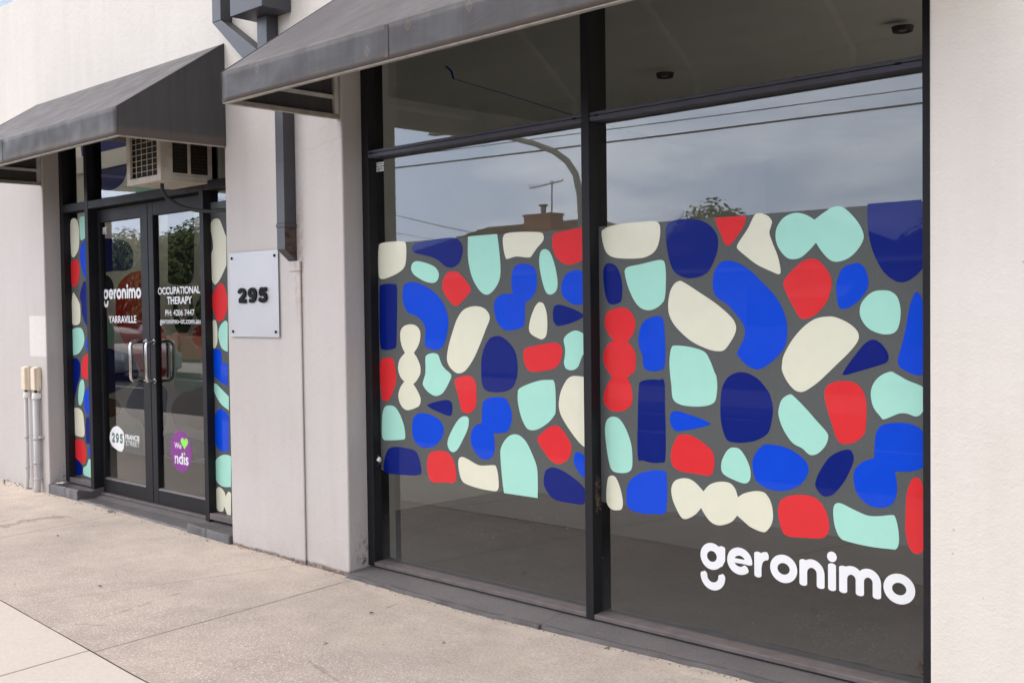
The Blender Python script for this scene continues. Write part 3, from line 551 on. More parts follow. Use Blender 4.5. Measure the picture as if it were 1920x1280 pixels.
A b k-8.315,2.03 k-8.333,1.712 -8.387,1.765 -8.429,1.86 -8.432,1.933 -8.398,1.993
A r -8.594,1.856 -8.533,1.877 -8.475,1.867 -8.448,1.809 -8.459,1.736 -8.497,1.68 -8.557,1.663 -8.596,1.698 -8.608,1.783
A c -8.572,1.619 -8.537,1.602 -8.469,1.544 -8.453,1.507 -8.452,1.434 -8.467,1.382 -8.527,1.364 -8.597,1.374 -8.613,1.435 -8.599,1.551
A n -8.391,1.693 k-8.333,1.704 k-8.338,1.356 -8.385,1.393 -8.427,1.465 -8.424,1.528 -8.455,1.591
A m -8.613,1.319 -8.516,1.344 -8.434,1.335 -8.395,1.278 -8.406,1.216 -8.479,1.152 -8.564,1.128 -8.611,1.139 -8.622,1.234
A b k-8.333,1.284 k-8.339,1.167 -8.373,1.175 -8.376,1.216
A n -8.601,1.097 -8.541,1.104 -8.484,1.069 -8.472,0.996 -8.516,0.921 -8.568,0.834 -8.616,0.747 -8.652,0.746 -8.655,0.905 -8.635,1.044
A r k-8.336,1.145 -8.423,1.112 -8.457,1.048 -8.456,0.975 -8.409,0.948 k-8.347,0.942
A m -8.46,0.938 -8.422,0.928 -8.413,0.865 -8.443,0.784 -8.484,0.736 -8.522,0.746 -8.526,0.814 -8.501,0.896
A b k-8.318,0.903 k-8.326,0.659 -8.397,0.683 -8.427,0.739 -8.415,0.819 -8.375,0.867
A c -8.616,0.694 -8.576,0.712 -8.498,0.706 -8.449,0.669 -8.433,0.59 -8.432,0.51 -8.472,0.487 -8.575,0.491 -8.608,0.509 -8.621,0.601
A n -8.4,0.632 k-8.326,0.647 k-8.33,0.447 -8.398,0.441 -8.409,0.466
A r -8.59,0.452 -8.499,0.467 -8.436,0.441 -8.407,0.374 -8.426,0.293 -8.471,0.277 -8.585,0.308 -8.617,0.357 -8.611,0.416
A b -8.362,0.412 k-8.322,0.443 k-8.323,0.338 -8.365,0.355
A n -8.612,0.305 -8.547,0.294 -8.485,0.253 -8.488,0.195 -8.54,0.178 -8.618,0.188
A m -8.367,0.321 k-8.319,0.316 k-8.316,0.177 -8.387,0.182 -8.462,0.192 -8.465,0.243 -8.407,0.271
B c -6.503,2.004 -6.485,2.046 -6.434,2.062 -6.386,2.049 -6.348,1.994 k-6.31,1.932 k-6.317,1.752 -6.384,1.677 -6.435,1.639 -6.468,1.634 -6.507,1.68 -6.521,1.759 -6.502,1.829 -6.475,1.871 -6.481,1.933
B r -6.402,1.638 -6.354,1.624 -6.316,1.554 -6.32,1.468 -6.354,1.416 -6.387,1.399 -6.428,1.39 -6.46,1.417 -6.499,1.487 -6.517,1.522 -6.478,1.583
B c -6.52,1.355 -6.494,1.395 -6.461,1.395 -6.443,1.347 -6.446,1.259 -6.468,1.22 -6.493,1.215 -6.522,1.241
B m -6.347,1.395 k-6.315,1.382 k-6.322,1.196 -6.354,1.2 -6.402,1.225 -6.432,1.294 -6.413,1.355
B b -6.519,1.17 -6.485,1.206 -6.443,1.211 -6.4,1.19 k-6.393,1.121 k-6.325,1.114 k-6.331,0.975 -6.392,0.985 -6.443,1.005 -6.508,1.047 -6.525,1.108
B m -6.514,0.973 -6.477,0.982 -6.415,0.953 k-6.32,0.904 k-6.323,0.814 -6.419,0.852 -6.489,0.916
B b -6.439,0.815 -6.394,0.813 k-6.325,0.781 k-6.333,0.552 -6.414,0.539 -6.484,0.569 -6.518,0.644 -6.514,0.731 -6.479,0.791
B m -6.349,0.522 k-6.308,0.516 k-6.316,0.316 -6.423,0.309 -6.502,0.345 -6.519,0.421 -6.488,0.482 -6.415,0.515
B c -6.486,0.293 -6.441,0.298 -6.397,0.274 k-6.384,0.246 -6.352,0.281 k-6.317,0.277 k-6.324,0.115 -6.367,0.128 -6.392,0.164 k-6.406,0.177 -6.42,0.146 -6.474,0.14 -6.509,0.169 -6.519,0.236
W n -11.027,2.2 -10.674,2.198 -10.449,2.154 -10.344,2.044 -10.36,1.939 -10.463,1.884 -10.748,1.883 -11.042,1.909
W d -11.046,1.837 -10.891,1.838 -10.789,1.765 -10.783,1.656 -10.88,1.592 -11.058,1.595
W r -10.221,1.866 -10.465,1.836 -10.674,1.735 -10.742,1.547 -10.718,1.33 -10.588,1.169 -10.393,1.022 -10.182,0.859 -9.865,0.838 -9.718,0.924 -9.706,1.179 -9.841,1.382 -9.828,1.664 -9.977,1.821
W d k-9.641,2.415 k-9.165,2.382 -9.186,1.871 -9.229,1.75 -9.307,1.712 -9.522,1.717 -9.641,1.736 -9.668,1.812
W d -9.577,1.608 -9.507,1.607 -9.495,1.432 -9.409,1.367 -9.3,1.431 -9.283,1.603 -9.226,1.602 -9.235,1.381 -9.326,1.273 -9.414,1.257 -9.512,1.272 -9.577,1.382
W d -9.094,1.6 -9,1.623 -8.942,1.477 -9.011,1.357 -9.131,1.391 -9.184,1.479
W r -9.23,1.273 -9.104,1.342 -8.947,1.332 -8.955,1.139 -9.113,1.137 -9.224,1.185
W g -9.397,1.203 -9.253,1.184 -9.144,1.063 -9.104,0.893 -9.128,0.77 -9.368,0.735 -9.565,0.737 -9.599,0.877 -9.57,1.08
W g -11.13,1.385 -10.891,1.374 -10.792,1.248 -10.819,1.166 -10.965,1.077 -11.146,1.079
W n -11.147,1.068 -10.616,1.061 -10.393,1.022 -10.31,0.908 -10.315,0.812 -10.577,0.712 -10.929,0.626 -11.171,0.604
W o -11.173,0.559 -10.814,0.576 -10.678,0.507 -10.74,0.427 -11.002,0.374 -11.184,0.363
W n -10.274,0.761 -9.869,0.766 -9.728,0.695 -9.755,0.54 -9.761,0.412 -9.837,0.314 -10.155,0.293 -10.291,0.39 -10.555,0.46 -10.503,0.607
W o -9.653,0.546 -9.518,0.669 -9.272,0.729 -8.97,0.761 -8.984,0.411 -9.383,0.385 -9.6,0.396
W g -10.712,0.298 -10.426,0.338 -10.261,0.328 -10.236,0.171 -10.242,0.038 -10.444,-0.038 -10.648,-0.045 -10.784,0.02 -10.799,0.183
W n -9.853,0.2 -9.787,0.292 -9.484,0.303 -8.991,0.255 -8.995,0.143 -9.396,0.069 -9.716,0.046 -9.837,0.098
W n -11.459,3.33 -11.357,2.9 -11.177,2.8 -10.881,2.709 -10.625,2.725 -10.462,2.817 -10.407,3.023 -10.416,3.287 -10.846,3.394 -11.328,3.426
W g k-10.29,2.697 k-9.783,2.653 -9.786,2.593 -9.995,2.579 -10.228,2.618
'''
# ================================================================ ground
def sheet(name, xs, ys, mat, zf, kind='structure', th=.0):
    b = MB(); nx, ny = len(xs), len(ys)
    b.v = [(x, y, zf(x, y)) for y in ys for x in xs]
    for j in range(ny - 1):
        for i in range(nx - 1):
            a = j * nx + i; b.face([a, a + 1, a + nx + 1, a + nx], 0, True)
    o = b.build(name, mat, recalc=False); return tag(o, kind=kind)
def frange(a, b, n): return [a + (b - a) * i / n for i in range(n + 1)]
KERB = -4.2
edge_y = lambda x: -1.535 + .0 * x      # where the aggregate concrete meets the smooth slab
def edge_line(x):
    return -1.545 if x > -4.2 else (-1.545 + (-4.2 - x) * .053)
xs_near = frange(-16, 4, 160)
def pave():
    b = MB(); cols = xs_near; rows = 18
    for x in cols:
        y0 = edge_line(x) + .004
        for j in range(rows + 1):
            y = y0 + (.19 - y0) * j / rows
            b.v.append((x, y, ground_z(x, y) + .0025 * noise.noise(Vector((x * 1.7, y * 1.7, 3)))))
    for i in range(len(cols) - 1):
        for j in range(rows):
            a = i * (rows + 1) + j; b.face([a, a + rows + 1, a + rows + 2, a + 1], 0, True)
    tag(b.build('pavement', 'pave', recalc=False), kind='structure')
    b = MB(); rows = 12
    for x in cols:
        y1 = edge_line(x) - .004
        for j in range(rows + 1):
            y = KERB + (y1 - KERB) * j / rows
            b.v.append((x, y, ground_z(x, y) + .001))
    for i in range(len(cols) - 1):
        for j in range(rows):
            a = i * (rows + 1) + j; b.face([a, a + rows + 1, a + rows + 2, a + 1], 0, True)
    tag(b.build('footpath', 'slab', recalc=False), kind='structure')
    b = MB()
    for x in cols:
        y = edge_line(x)
        b.v += [(x, y - .08, ground_z(x, y) - .0045), (x, y + .08, ground_z(x, y) - .0045)]
    for i in range(len(cols) - 1): a = 2 * i; b.face([a, a + 2, a + 3, a + 1])
    tag(b.build('pavement_joint', 'joint', recalc=False), kind='structure')
pave()
far = lambda z: (lambda x, y: z)
zk = .0167 * KERB
for name, x0, x1 in (('footpath_beyond_left', -60, -16), ('footpath_beyond_right', 4, 40)):
    sheet(name, frange(x0, x1, 12), [KERB, -1.5, .19], 'slab', ground_z)
b = MB(); b.box(-60, 40, KERB - .15, KERB, -.30, zk - .004); tag(b.build('kerb', 'slab', bevel=.02), kind='structure')
ZR = -.205
sheet('road', [-400, -60, -20, 20, 400], [-10.3, -7.25, KERB - .15], 'road', lambda x, y: ZR + (.06 if abs(y + 7.25) < .1 else 0))
b = MB(); b.box(-60, 40, -10.45, -10.3, -.3, -.07); tag(b.build('far_kerb', 'slab', bevel=.02), kind='structure')
sheet('far_footpath', [-400, -20, 400], [-13.2, -10.45], 'slab', far(-.075))
sheet('ground', [-1200, -200, 0, 200, 1200], [-1500, -200, -13.2], 'grass', lambda x, y: -.08 if y > -190 else -.3)
sheet('ground_behind', [-1200, -60, 40, 1200], [.6, 60, 1500], 'grass', far(-.31))
b = MB()
for k in range(22):
    x = -60 + k * 4.5; b.quad([(x, -7.32, ZR + .066), (x + 2.6, -7.32, ZR + .066), (x + 2.6, -7.2, ZR + .066), (x, -7.2, ZR + .066)])
tag(b.build('road_marking', 'paint', recalc=False), kind='structure')
b = MB(); b.quad([(-60, -9.62, ZR + .02), (40, -9.62, ZR + .02), (40, -9.52, ZR + .022), (-60, -9.52, ZR + .022)])
tag(b.build('road_edge_line', 'paint', recalc=False), kind='structure')

# ================================================================ the building
GY = .187                                   # glass plane
bl = thing('shop_building', (0, 0, 0), 'pale rendered shop building with dark framed shopfront windows and double entrance doors', 'building')
def facade():
    xs = [-16, -11.2, -8.95, -8.66, -6.01, -4.83, -1.60, .2, 4.4, 7]
    zs = [-.35, 2.95, 3.975, 5.3, 7.5]
    solid = lambda i, j: not (0 <= i < 9 and 0 <= j < 4) or not ((j == 0 and i in (3, 5, 7)) or (j == 2 and i == 1))
    b = MB(); T = .26
    for i in range(9):
        for j in range(4):
            if not solid(i, j): continue
            x0, x1, z0, z1 = xs[i], xs[i + 1], zs[j], zs[j + 1]
            b.quad([(x0, 0, z0), (x1, 0, z0), (x1, 0, z1), (x0, 0, z1)]); b.quad([(x0, T, z1), (x1, T, z1), (x1, T, z0), (x0, T, z0)])
            for di, dj, q in ((1, 0, [(x1, 0, z0), (x1, T, z0), (x1, T, z1), (x1, 0, z1)]), (-1, 0, [(x0, 0, z1), (x0, T, z1), (x0, T, z0), (x0, 0, z0)]),
                              (0, 1, [(x0, 0, z1), (x1, 0, z1), (x1, T, z1), (x0, T, z1)]), (0, -1, [(x0, T, z0), (x1, T, z0), (x1, 0, z0), (x0, 0, z0)])):
                a, c = i + di, j + dj
                if not (0 <= a < 9 and 0 <= c < 4) or not solid(a, c): b.quad(q)
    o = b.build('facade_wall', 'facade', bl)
    bb = bmesh.new(); bb.from_mesh(o.data); bmesh.ops.remove_doubles(bb, verts=bb.verts, dist=.0005)
    bmesh.ops.recalc_face_normals(bb, faces=bb.faces); bb.to_mesh(o.data); bb.free()
    q = o.modifiers.new('bevel', 'BEVEL'); q.width = .009; q.segments = 3; q.limit_method = 'ANGLE'; q.angle_limit = R(60)
    for p in o.data.polygons: p.use_smooth = False
    return o
facade()
# rest of the shell
b = MB(); b.box(-16, 7, 9, 9.2, -.3, 7.5); b.box(-16, -15.8, .26, 9, -.3, 7.5); b.box(6.8, 7, .26, 9, -.3, 7.5); b.build('outer_wall', 'hwall', bl)
def holed(b, x0, x1, y0, y1, z0, z1, h):      # a slab with an unseen opening, added to let daylight in
    hx0, hx1, hy0, hy1 = h
    b.box(x0, hx0, y0, y1, z0, z1); b.box(hx1, x1, y0, y1, z0, z1); b.box(hx0, hx1, y0, hy0, z0, z1); b.box(hx0, hx1, hy1, y1, z0, z1)
b = MB(); holed(b, -16, -6.1, -.02, 9.2, 7.5, 7.62, (-15, -7, .5, 8.4)); holed(b, -6.1, 7, -.02, 9.2, 7.5, 7.62, (-2, 6.4, .5, 8)); b.build('roof', 'galv', bl)
# interior of the right shop
b = MB(); b.box(-6.0, -1.2, .26, 8.9, -.1, .045); b.build('interior_floor', 'carpet', bl)
b = MB(); b.box(-1.2, 6.8, .26, 8.9, -.1, .045); b.build('bounce_floor', 'pale_floor', bl)  # unseen pale floor, added to bounce daylight up to the ceiling
b = MB(); holed(b, -6.0, 6.8, .26, 8.9, 2.93, 3.1, (-1.2, 6.4, .6, 6.1))
b.box(-6.0, -1.3, .262, 1.1, 2.905, 2.929)
b.build('ceiling', 'ceil', bl)
b = MB(); b.box(-6.12, -6.0, .26, 8.9, .045, 2.93); b.box(-6.0, 6.8, 6.2, 6.35, .045, 2.93); b.box(-6.0, -4.83, .26, .33, .045, 2.93); b.build('interior_wall', 'inwall', bl)
# lobby behind the doors
b = MB(); b.box(-15.8, -6.12, .26, 8.9, -.1, .075); b.build('lobby_floor', 'lobby', bl)
b = MB(); holed(b, -15.8, -6.12, .26, 8.9, 2.93, 3.1, (-12.8, -9.1, .42, 1.57)); b.build('lobby_ceiling', 'ceil', bl)
part_wall = MB().box(-15.8, -7.6, 1.6, 1.7, .075, 2.93).build('partition_wall', 'inwall', bl)

SHADE = {'c': 'cream', 'n': 'navy', 'm': 'mint', 'b': 'blue', 'r': 'red', 'd': 'indark', 'g': 'mint', 'o': 'tan'}
def read_shapes(key):
    out = []
    for ln in SHAPES.strip().splitlines():
        p, c, *pts = ln.split()
        if p != key: continue
        o = []
        for q in pts:
            k = q[0] == 'k'; a, z = q.lstrip('k').split(','); o.append((float(a), float(z), k))
        out.append((SHADE[c], o))
    return out
def mural(key, y, name, parent, xlim):
    b = MB(); mats = []; dz = 0
    for m, pts in read_shapes(key):
        if m not in mats: mats.append(m)
        lp = [(min(max(x, xlim[0]), xlim[1]), z) for x, z in smooth_loop(pts)]
        cl = []
        for p in lp:
            if not cl or (abs(p[0] - cl[-1][0]) + abs(p[1] - cl[-1][1])) > 1e-4: cl.append(p)
        if abs(cl[0][0] - cl[-1][0]) + abs(cl[0][1] - cl[-1][1]) < 1e-4: cl.pop()
        b.quad([(x, y + dz, z) for x, z in cl], mats.index(m)); dz += .00002
    o = b.build(name, mats, parent, recalc=False)
    bb = bmesh.new(); bb.from_mesh(o.data); bmesh.ops.triangulate(bb, faces=bb.faces[:], ngon_method='EAR_CLIP')
    for f in bb.faces:
        if f.normal.y > 0: f.normal_flip()
    bb.to_mesh(o.data); bb.free()
    return o
# -- shop window
FY = .13
fr = MB()
fr.box(-4.83, -4.772, FY, .24, .045, 2.95); fr.box(-1.682, -1.60, FY, .24, .045, 2.95)
fr.box(-3.246, -3.20, FY - .006, .25, .045, 2.95)
for x0, x1 in ((-4.772, -3.246), (-3.20, -1.682)):
    fr.box(x0, x1, FY + .002, .235, 2.90, 2.95)
frame = fr.build('window_frame', 'alu', bl, bevel=.0025)
for x0, x1 in ((-4.772, -3.246), (-3.20, -1.682)):
    MB().box(x0, x1, FY, .235, 2.2765, 2.298).box(x0, x1, FY + .006, .23, 2.298, 2.301, 1).box(x0, x1, FY + .001, .233, 2.301, 2.316).build('transom', ['alu_sky', 'black'], frame, bevel=.0015)
    fr = MB()
    fr.hexa([(x0, FY - .004, .047), (x1, FY - .004, .047), (x1, .235, .047), (x0, .235, .047),
             (x0, FY - .004, .068), (x1, FY - .004, .068), (x1, .235, .079), (x0, .235, .079)])
    fr.build('window_sill', 'alu_dusty', bl, bevel=.003)
for x in (-4.755, -3.17, -1.78, -3.30): MB().box(x, x + .022, FY - .0035, FY + .002, 2.2955, 2.3025).build('drain_slot', 'black', frame)
def pane(x0, x1, z0, z1, name='window_pane', parent=bl, y=GY):
    b = MB(); b.box(x0, x1, y, y + .002, z0, z1); b.mi = [1, 1, 0, 1, 1, 1]
    return b.build(name, ['glass', 'clear'], parent, recalc=False)
pane(-4.776, -3.24, 2.31, 2.91); pane(-3.206, -1.676, 2.31, 2.91)
pl = pane(-4.776, -3.24, .07, 2.28); pr = pane(-3.206, -1.676, .07, 2.28)
for key, p, x0, x1 in (('L', pl, -4.774, -3.242), ('R', pr, -3.204, -1.678)):
    MB().quad([(x0, GY - .0010, .57), (x1, GY - .0010, .57), (x1, GY - .0010, 1.812), (x0, GY - .0010, 1.812)]).build('frosted_film', 'film', p, recalc=False)
    mural(key, GY - .0022, 'pebble_pattern', p, (x0, x1))
# manufacturer's labels in the top corner: small, unreadable in the photograph
def stickers(x, z, p, y=GY):
    b = MB(); b.box(x, x + .062, y - .0008, y - .0004, z + .030, z + .050, 0); b.box(x, x + .062, y - .0008, y - .0004, z, z + .026, 0)
    b.box(x + .006, x + .012, y - .0012, y - .0009, z + .036, z + .044, 1)
    b.box(x + .016, x + .056, y - .0012, y - .0009, z + .0385, z + .0415, 2)
    random.seed(3)
    xx = x + .008
    while xx < x + .03: b.box(xx, xx + .0012, y - .0012, y - .0009, z + .004, z + .020, 2); xx += random.uniform(.0022, .0035)
    for k in range(3): b.box(x + .035, x + .057, y - .0012, y - .0009, z + .006 + k * .006, z + .0085 + k * .006, 2)
    b.build('glazing_label', ['white', 'red', 'acdark'], p, recalc=False)
stickers(-4.770, 2.206, pl)

# -- the rounded word mark, every letter from round-ended strokes
def strokes_mesh(paths, wdt, y, mat, name, parent, tf, dot, step=.00004):
    b = MB(); d = 0
    for pts, closed, *ow in paths:
        pts = [Vector((p[0], p[1])) for p in pts]; n = len(pts); h = (ow[0] if ow else wdt) / 2
        L, Rr = [], []
        for i, p in enumerate(pts):
            if closed: t = (pts[(i + 1) % n] - pts[i - 1]).normalized()
            else: t = (pts[min(i + 1, n - 1)] - pts[max(i - 1, 0)]).normalized()
            nn = Vector((-t.y, t.x)); L.append(p + nn * h); Rr.append(p - nn * h)
        if closed:
            for i in range(n):
                j = (i + 1) % n; b.quad([(tf(L[i])[0], y - d, tf(L[i])[1]), (tf(L[j])[0], y - d, tf(L[j])[1]), (tf(Rr[j])[0], y - d, tf(Rr[j])[1]), (tf(Rr[i])[0], y - d, tf(Rr[i])[1])])
        else:
            def cap(p, t):
                a0 = math.atan2(t.y, t.x); rr = []
                c_ = .55                                   # slightly squared ends
                for k in range(9):
                    a = a0 - math.pi / 2 + math.pi * k / 8
                    v = Vector((math.cos(a), math.sin(a)))
                    al = v.dot(t); pe = v - t * al
                    rr.append(p + pe * h + t * al * h * c_)
                return rr
            t1 = (pts[-1] - pts[-2]).normalized(); t0 = (pts[0] - pts[1]).normalized()
            poly = cap(pts[-1], t1) + L[::-1][1:-1] + cap(pts[0], t0) + Rr[1:-1]
            # triangulate as strips to stay valid on bent strokes
            for i in range(n - 1):
                b.quad([(tf(q)[0], y - d, tf(q)[1]) for q in (Rr[i], Rr[i + 1], L[i + 1], L[i])])
            b.quad([(tf(q)[0], y - d, tf(q)[1]) for q in cap(pts[-1], t1)]); b.quad([(tf(q)[0], y - d, tf(q)[1]) for q in cap(pts[0], t0)])
        d += step
    if dot: b.quad([(tf((dot[0] + dot[2] * math.cos(a), 0))[0], y - d, tf((0, dot[1] + dot[2] * math.sin(a)))[1]) for a in frange(0, 2 * math.pi, 28)[:-1]])
    o = b.build(name, mat, parent, recalc=False)
    bb = bmesh.new(); bb.from_mesh(o.data)
    for f in bb.faces:
        if f.normal.y > 0: f.normal_flip()
    bb.to_mesh(o.data); bb.free()
    return o
def arc(cx, cy, r, a0, a1, n=18, rx=None): return [(cx + (rx or r) * math.cos(R(a0 + (a1 - a0) * i / n)), cy + r * math.sin(R(a0 + (a1 - a0) * i / n))) for i in range(n + 1)]
def wordmark(X0, Z0, sx, sz, y, name, parent):
    """unit = x height; origin at the left foot of the bowl of the g"""
    S = .305; h = S / 2; P = []
    ring = lambda cx, rx: (arc(cx, .5, .515 - h, 0, 360, 32, rx - h)[:-1], True)
    P += [ring(.525, .525), ([(.972, .87), (.972, .45), (.86, .26)], False), ([(.155, -.25)] + arc(.56, -.25, .40, 180, 360, 18, .405) + [(.965, -.25)], False), ([(.158, -.22), (.155, -.3)], False), ([(.962, -.22), (.965, -.3)], False)]
    P += [(arc(1.757, .5, .36, -3, 314, 28, .395), False), ([(1.45, .50), (2.26, .50)], False, .17)]
    P += [([(2.54, .10), (2.54, .89)], False), ([(2.54, .40)] + arc(2.93, .46, .40, 165, 92, 8, .37), False)]
    P += [ring(3.61, .555)]
    P += [([(4.403, .10), (4.403, .89)], False), (arc(4.745, .52, .345, 175, 0, 14, .34) + [(5.085, .10)], False)]
    P += [([(5.523, .10), (5.523, .91)], False)]
    P += [([(5.944, .10), (5.944, .89)], False), (arc(6.255, .54, .32, 175, 0, 12, .31) + [(6.565, .10)], False), (arc(6.875, .54, .32, 178, 0, 12, .31) + [(7.185, .10)], False)]
    P += [ring(7.975, .555)]
    tf = lambda p: (X0 + p[0] * sx, Z0 + p[1] * sz)
    o = strokes_mesh(P, S, y, 'white', name, parent, tf, (5.523, 1.225, .185))
    return o
wordmark(-2.665, .3550, .1090, .1085, GY - .0005, 'lettering', pr)

GLYPH = {'2': [(arc(.43, .655, .215, 165, -38, 16, .30) + [(.20, .17)], False), ([(.19, .13), (.80, .13)], False)],
         '9': [(arc(.44, .655, .215, 0, 360, 28, .30)[:-1], True), ([(.742, .64), (.738, .47), (.66, .27), (.47, .15), (.20, .15)], False)],
         '5': [([(.25, .87), (.76, .87)], False), ([(.23, .84), (.205, .56)], False), (arc(.41, .36, .225, 128, -150, 20, .33), False)]}
def number_shape(txt, X0, wx, pitch, Z0, hz, y, mat, name, parent, depth=0):
    out = []
    for k, ch in enumerate(txt):
        o = strokes_mesh(GLYPH[ch], .265, y, mat, name, parent, lambda p, k=k: (X0 + k * pitch + p[0] * wx, Z0 + p[1] * hz), None, .0002 if depth else .00004)
        if depth: q = o.modifiers.new('thickness', 'SOLIDIFY'); q.thickness = depth; q.offset = -1
        out.append(o)
    return out
# -- window stone under the shop window
def rough_stone(x0, x1, yf, yb, zt_f, zt_b, zb, name='sill_stone', n=60, bullnose=True, parent=bl, seed=1):
    b = MB(); prof = [(yb, zb), (yb, zt_b), ((yf + yb) / 2, (zt_f + zt_b) / 2), (yf + .012, zt_f), (yf + .002, zt_f - .008), (yf, zb)]
    k = len(prof)
    for i in range(n + 1):
        x = x0 + (x1 - x0) * i / n
        for j, (yy, zz) in enumerate(prof):
            a = .012 if j in (3, 4, 5) else .002
            ch = max(0, noise.noise(Vector((x * 6 + seed, j * .3, 9)))) * .012 if j in (3, 4) else 0
            gz = ground_z(x, 0)
            b.v.append((x, yy + a * noise.noise(Vector((x * 9, j, seed))) + ch * .5, (zz + (gz if j in (3, 4) else 0)) + a * .5 * noise.noise(Vector((x * 7, j + 4, seed))) - ch * .5))
    for i in range(n):
        for j in range(k - 1):
            a = i * k + j; b.face([a, a + k, a + k + 1, a + 1], 0, j in (3, 4))
    b.face(list(range(k))); b.face([n * k + j for j in range(k)][::-1])
    return b.build(name, 'stone', parent)
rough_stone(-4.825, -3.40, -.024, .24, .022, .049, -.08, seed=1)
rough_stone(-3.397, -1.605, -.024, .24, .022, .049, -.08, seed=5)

# ================================================================ entrance
ent = MB()
ent.box(-8.66, -8.60, FY, .25, .13, 2.95); ent.box(-8.222, -8.168, FY, .25, .085, 2.95)
ent.box(-6.548, -6.498, FY, .25, .075, 2.95); ent.box(-6.06, -6.01, FY, .25, .075, 2.95)
for x0, x1 in ((-8.60, -8.222), (-8.168, -6.548), (-6.498, -6.06)):
    ent.box(x0, x1, FY + .002, .24, 2.245, 2.305); ent.box(x0, x1, FY + .002, .24, 2.90, 2.95)
ent_frame = ent.build('entrance_frame', 'alu', bl, bevel=.0025)
MB().box(-8.60, -8.222, FY + .002, .24, .125, .165).build('sidelight_sill', 'alu_dusty', ent_frame, bevel=.003); MB().box(-6.498, -6.06, FY + .002, .24, .09, .13).build('sidelight_sill', 'alu_dusty', ent_frame, bevel=.003)
b = MB(); b.box(-8.168, -6.548, .17, .26, .072, .088); b.build('threshold', 'alu_dusty', ent_frame, bevel=.003)
for x in (-8.24, -8.145): MB().tube([(x, FY - .001, 2.275), (x, FY + .004, 2.275)], .006, 10).build('screw', 'black', ent_frame)
pa = pane(-8.604, -8.218, .155, 2.25, 'sidelight_pane'); mural('A', GY - .0022, 'pebble_pattern', pa, (-8.602, -8.222))
pb = pane(-6.502, -6.056, .12, 2.25, 'sidelight_pane'); mural('B', GY - .0022, 'pebble_pattern', pb, (-6.5, -6.06))
for p, x0, x1, z0 in ((pa, -8.602, -8.222, .17), (pb, -6.5, -6.06, .135)):
    MB().quad([(x0, GY - .0010, z0), (x1, GY - .0010, z0), (x1, GY - .0010, 2.17), (x0, GY - .0010, 2.17)]).build('frosted_film', 'film', p, recalc=False)
pane(-8.604, -8.218, 2.30, 2.91, 'transom_pane'); pane(-8.172, -6.544, 2.30, 2.91, 'transom_pane'); pane(-6.502, -6.056, 2.30, 2.91, 'transom_pane')
def door(x0, x1, sl_, sr, label):
    d = MB(); z0, z1 = .092, 2.238; y0, y1 = .20, .245
    d.box(x0, x0 + sl_, y0, y1, z0, z1); d.box(x1 - sr, x1, y0, y1, z0, z1)
    d.box(x0 + sl_, x1 - sr, y0 + .001, y1 - .001, 2.142, z1); d.box(x0 + sl_, x1 - sr, y0 + .004, y1 - .004, 2.155, 2.160)
    d.box(x0 + sl_, x1 - sr, y0 + .001, y1 - .001, z0, .19)
    o = d.build('door', 'alu', bl, bevel=.003); o['label'] = label
    b = MB(); xa, xb = x0 + sl_, x1 - sr
    b.hexa([(xa, y0 - .001, .19), (xb, y0 - .001, .19), (xb, .224, .19), (xa, .224, .19), (xa, y0 + .004, .199), (xb, y0 + .004, .199), (xb, .224, .204), (xa, .224, .204)])
    b.build('glazing_bead', 'alu_dusty', o, bevel=.001)
    g = pane(xa - .004, xb + .004, .186, 2.146, 'door_glass', o, .225)
    return o, g
dl, gl_ = door(-8.160, -7.382, .035, .106, 'left door leaf lettered geronimo and YARRAVILLE')
dr, gr_ = door(-7.374, -6.552, .072, .098, 'right door leaf lettered OCCUPATIONAL THERAPY')
b = MB(); b.box(-7.383, -7.373, .21, .238, .1, 2.235); b.build('door_seal', 'black', dl)
DY = .2245
wordmark(-8.133, 1.559, .0695, .0765, DY, 'lettering', gl_)
text_shape('YARRAVILLE', -8.060, -7.622, 1.380, 1.434, DY, 'white', 'lettering', gl_, .02)
text_shape('OCCUPATIONAL', -7.293, -6.718, 1.580, 1.631, DY, 'white', 'lettering', gr_, .022)
text_shape('THERAPY', -7.168, -6.828, 1.511, 1.563, DY, 'white', 'lettering', gr_, .022)
text_shape('PH: 4206 7447', -7.194, -6.799, 1.430, 1.472, DY, 'white', 'lettering', gr_, .006)
text_shape('geronimo-ot.com.au', -7.273, -6.722, 1.362, 1.411, DY, 'white', 'lettering', gr_, .006)
# white pebble with the street number
pts = [(-8.089, .51, 0), (-8.052, .572, 0), (-7.969, .602, 0), (-7.884, .578, 0), (-7.853, .533, 0), (-7.859, .464, 0), (-7.878, .428, 0), (-7.918, .413, 0), (-8.005, .43, 0), (-8.065, .457, 0)]
disc = MB().quad([(x, DY + .0001, z) for x, z in smooth_loop(pts)]).build('number_sticker', 'white', gl_, recalc=False)
number_shape('295', -8.052, .0575, .064, .474, .075, DY - .0004, 'sage', 'lettering', gl_)
text_shape('FRANCIS', -7.832, -7.616, .511, .551, DY, 'white', 'lettering', gl_, .03)
text_shape('STREET', -7.830, -7.618, .468, .504, DY, 'white', 'lettering', gl_, -.002)
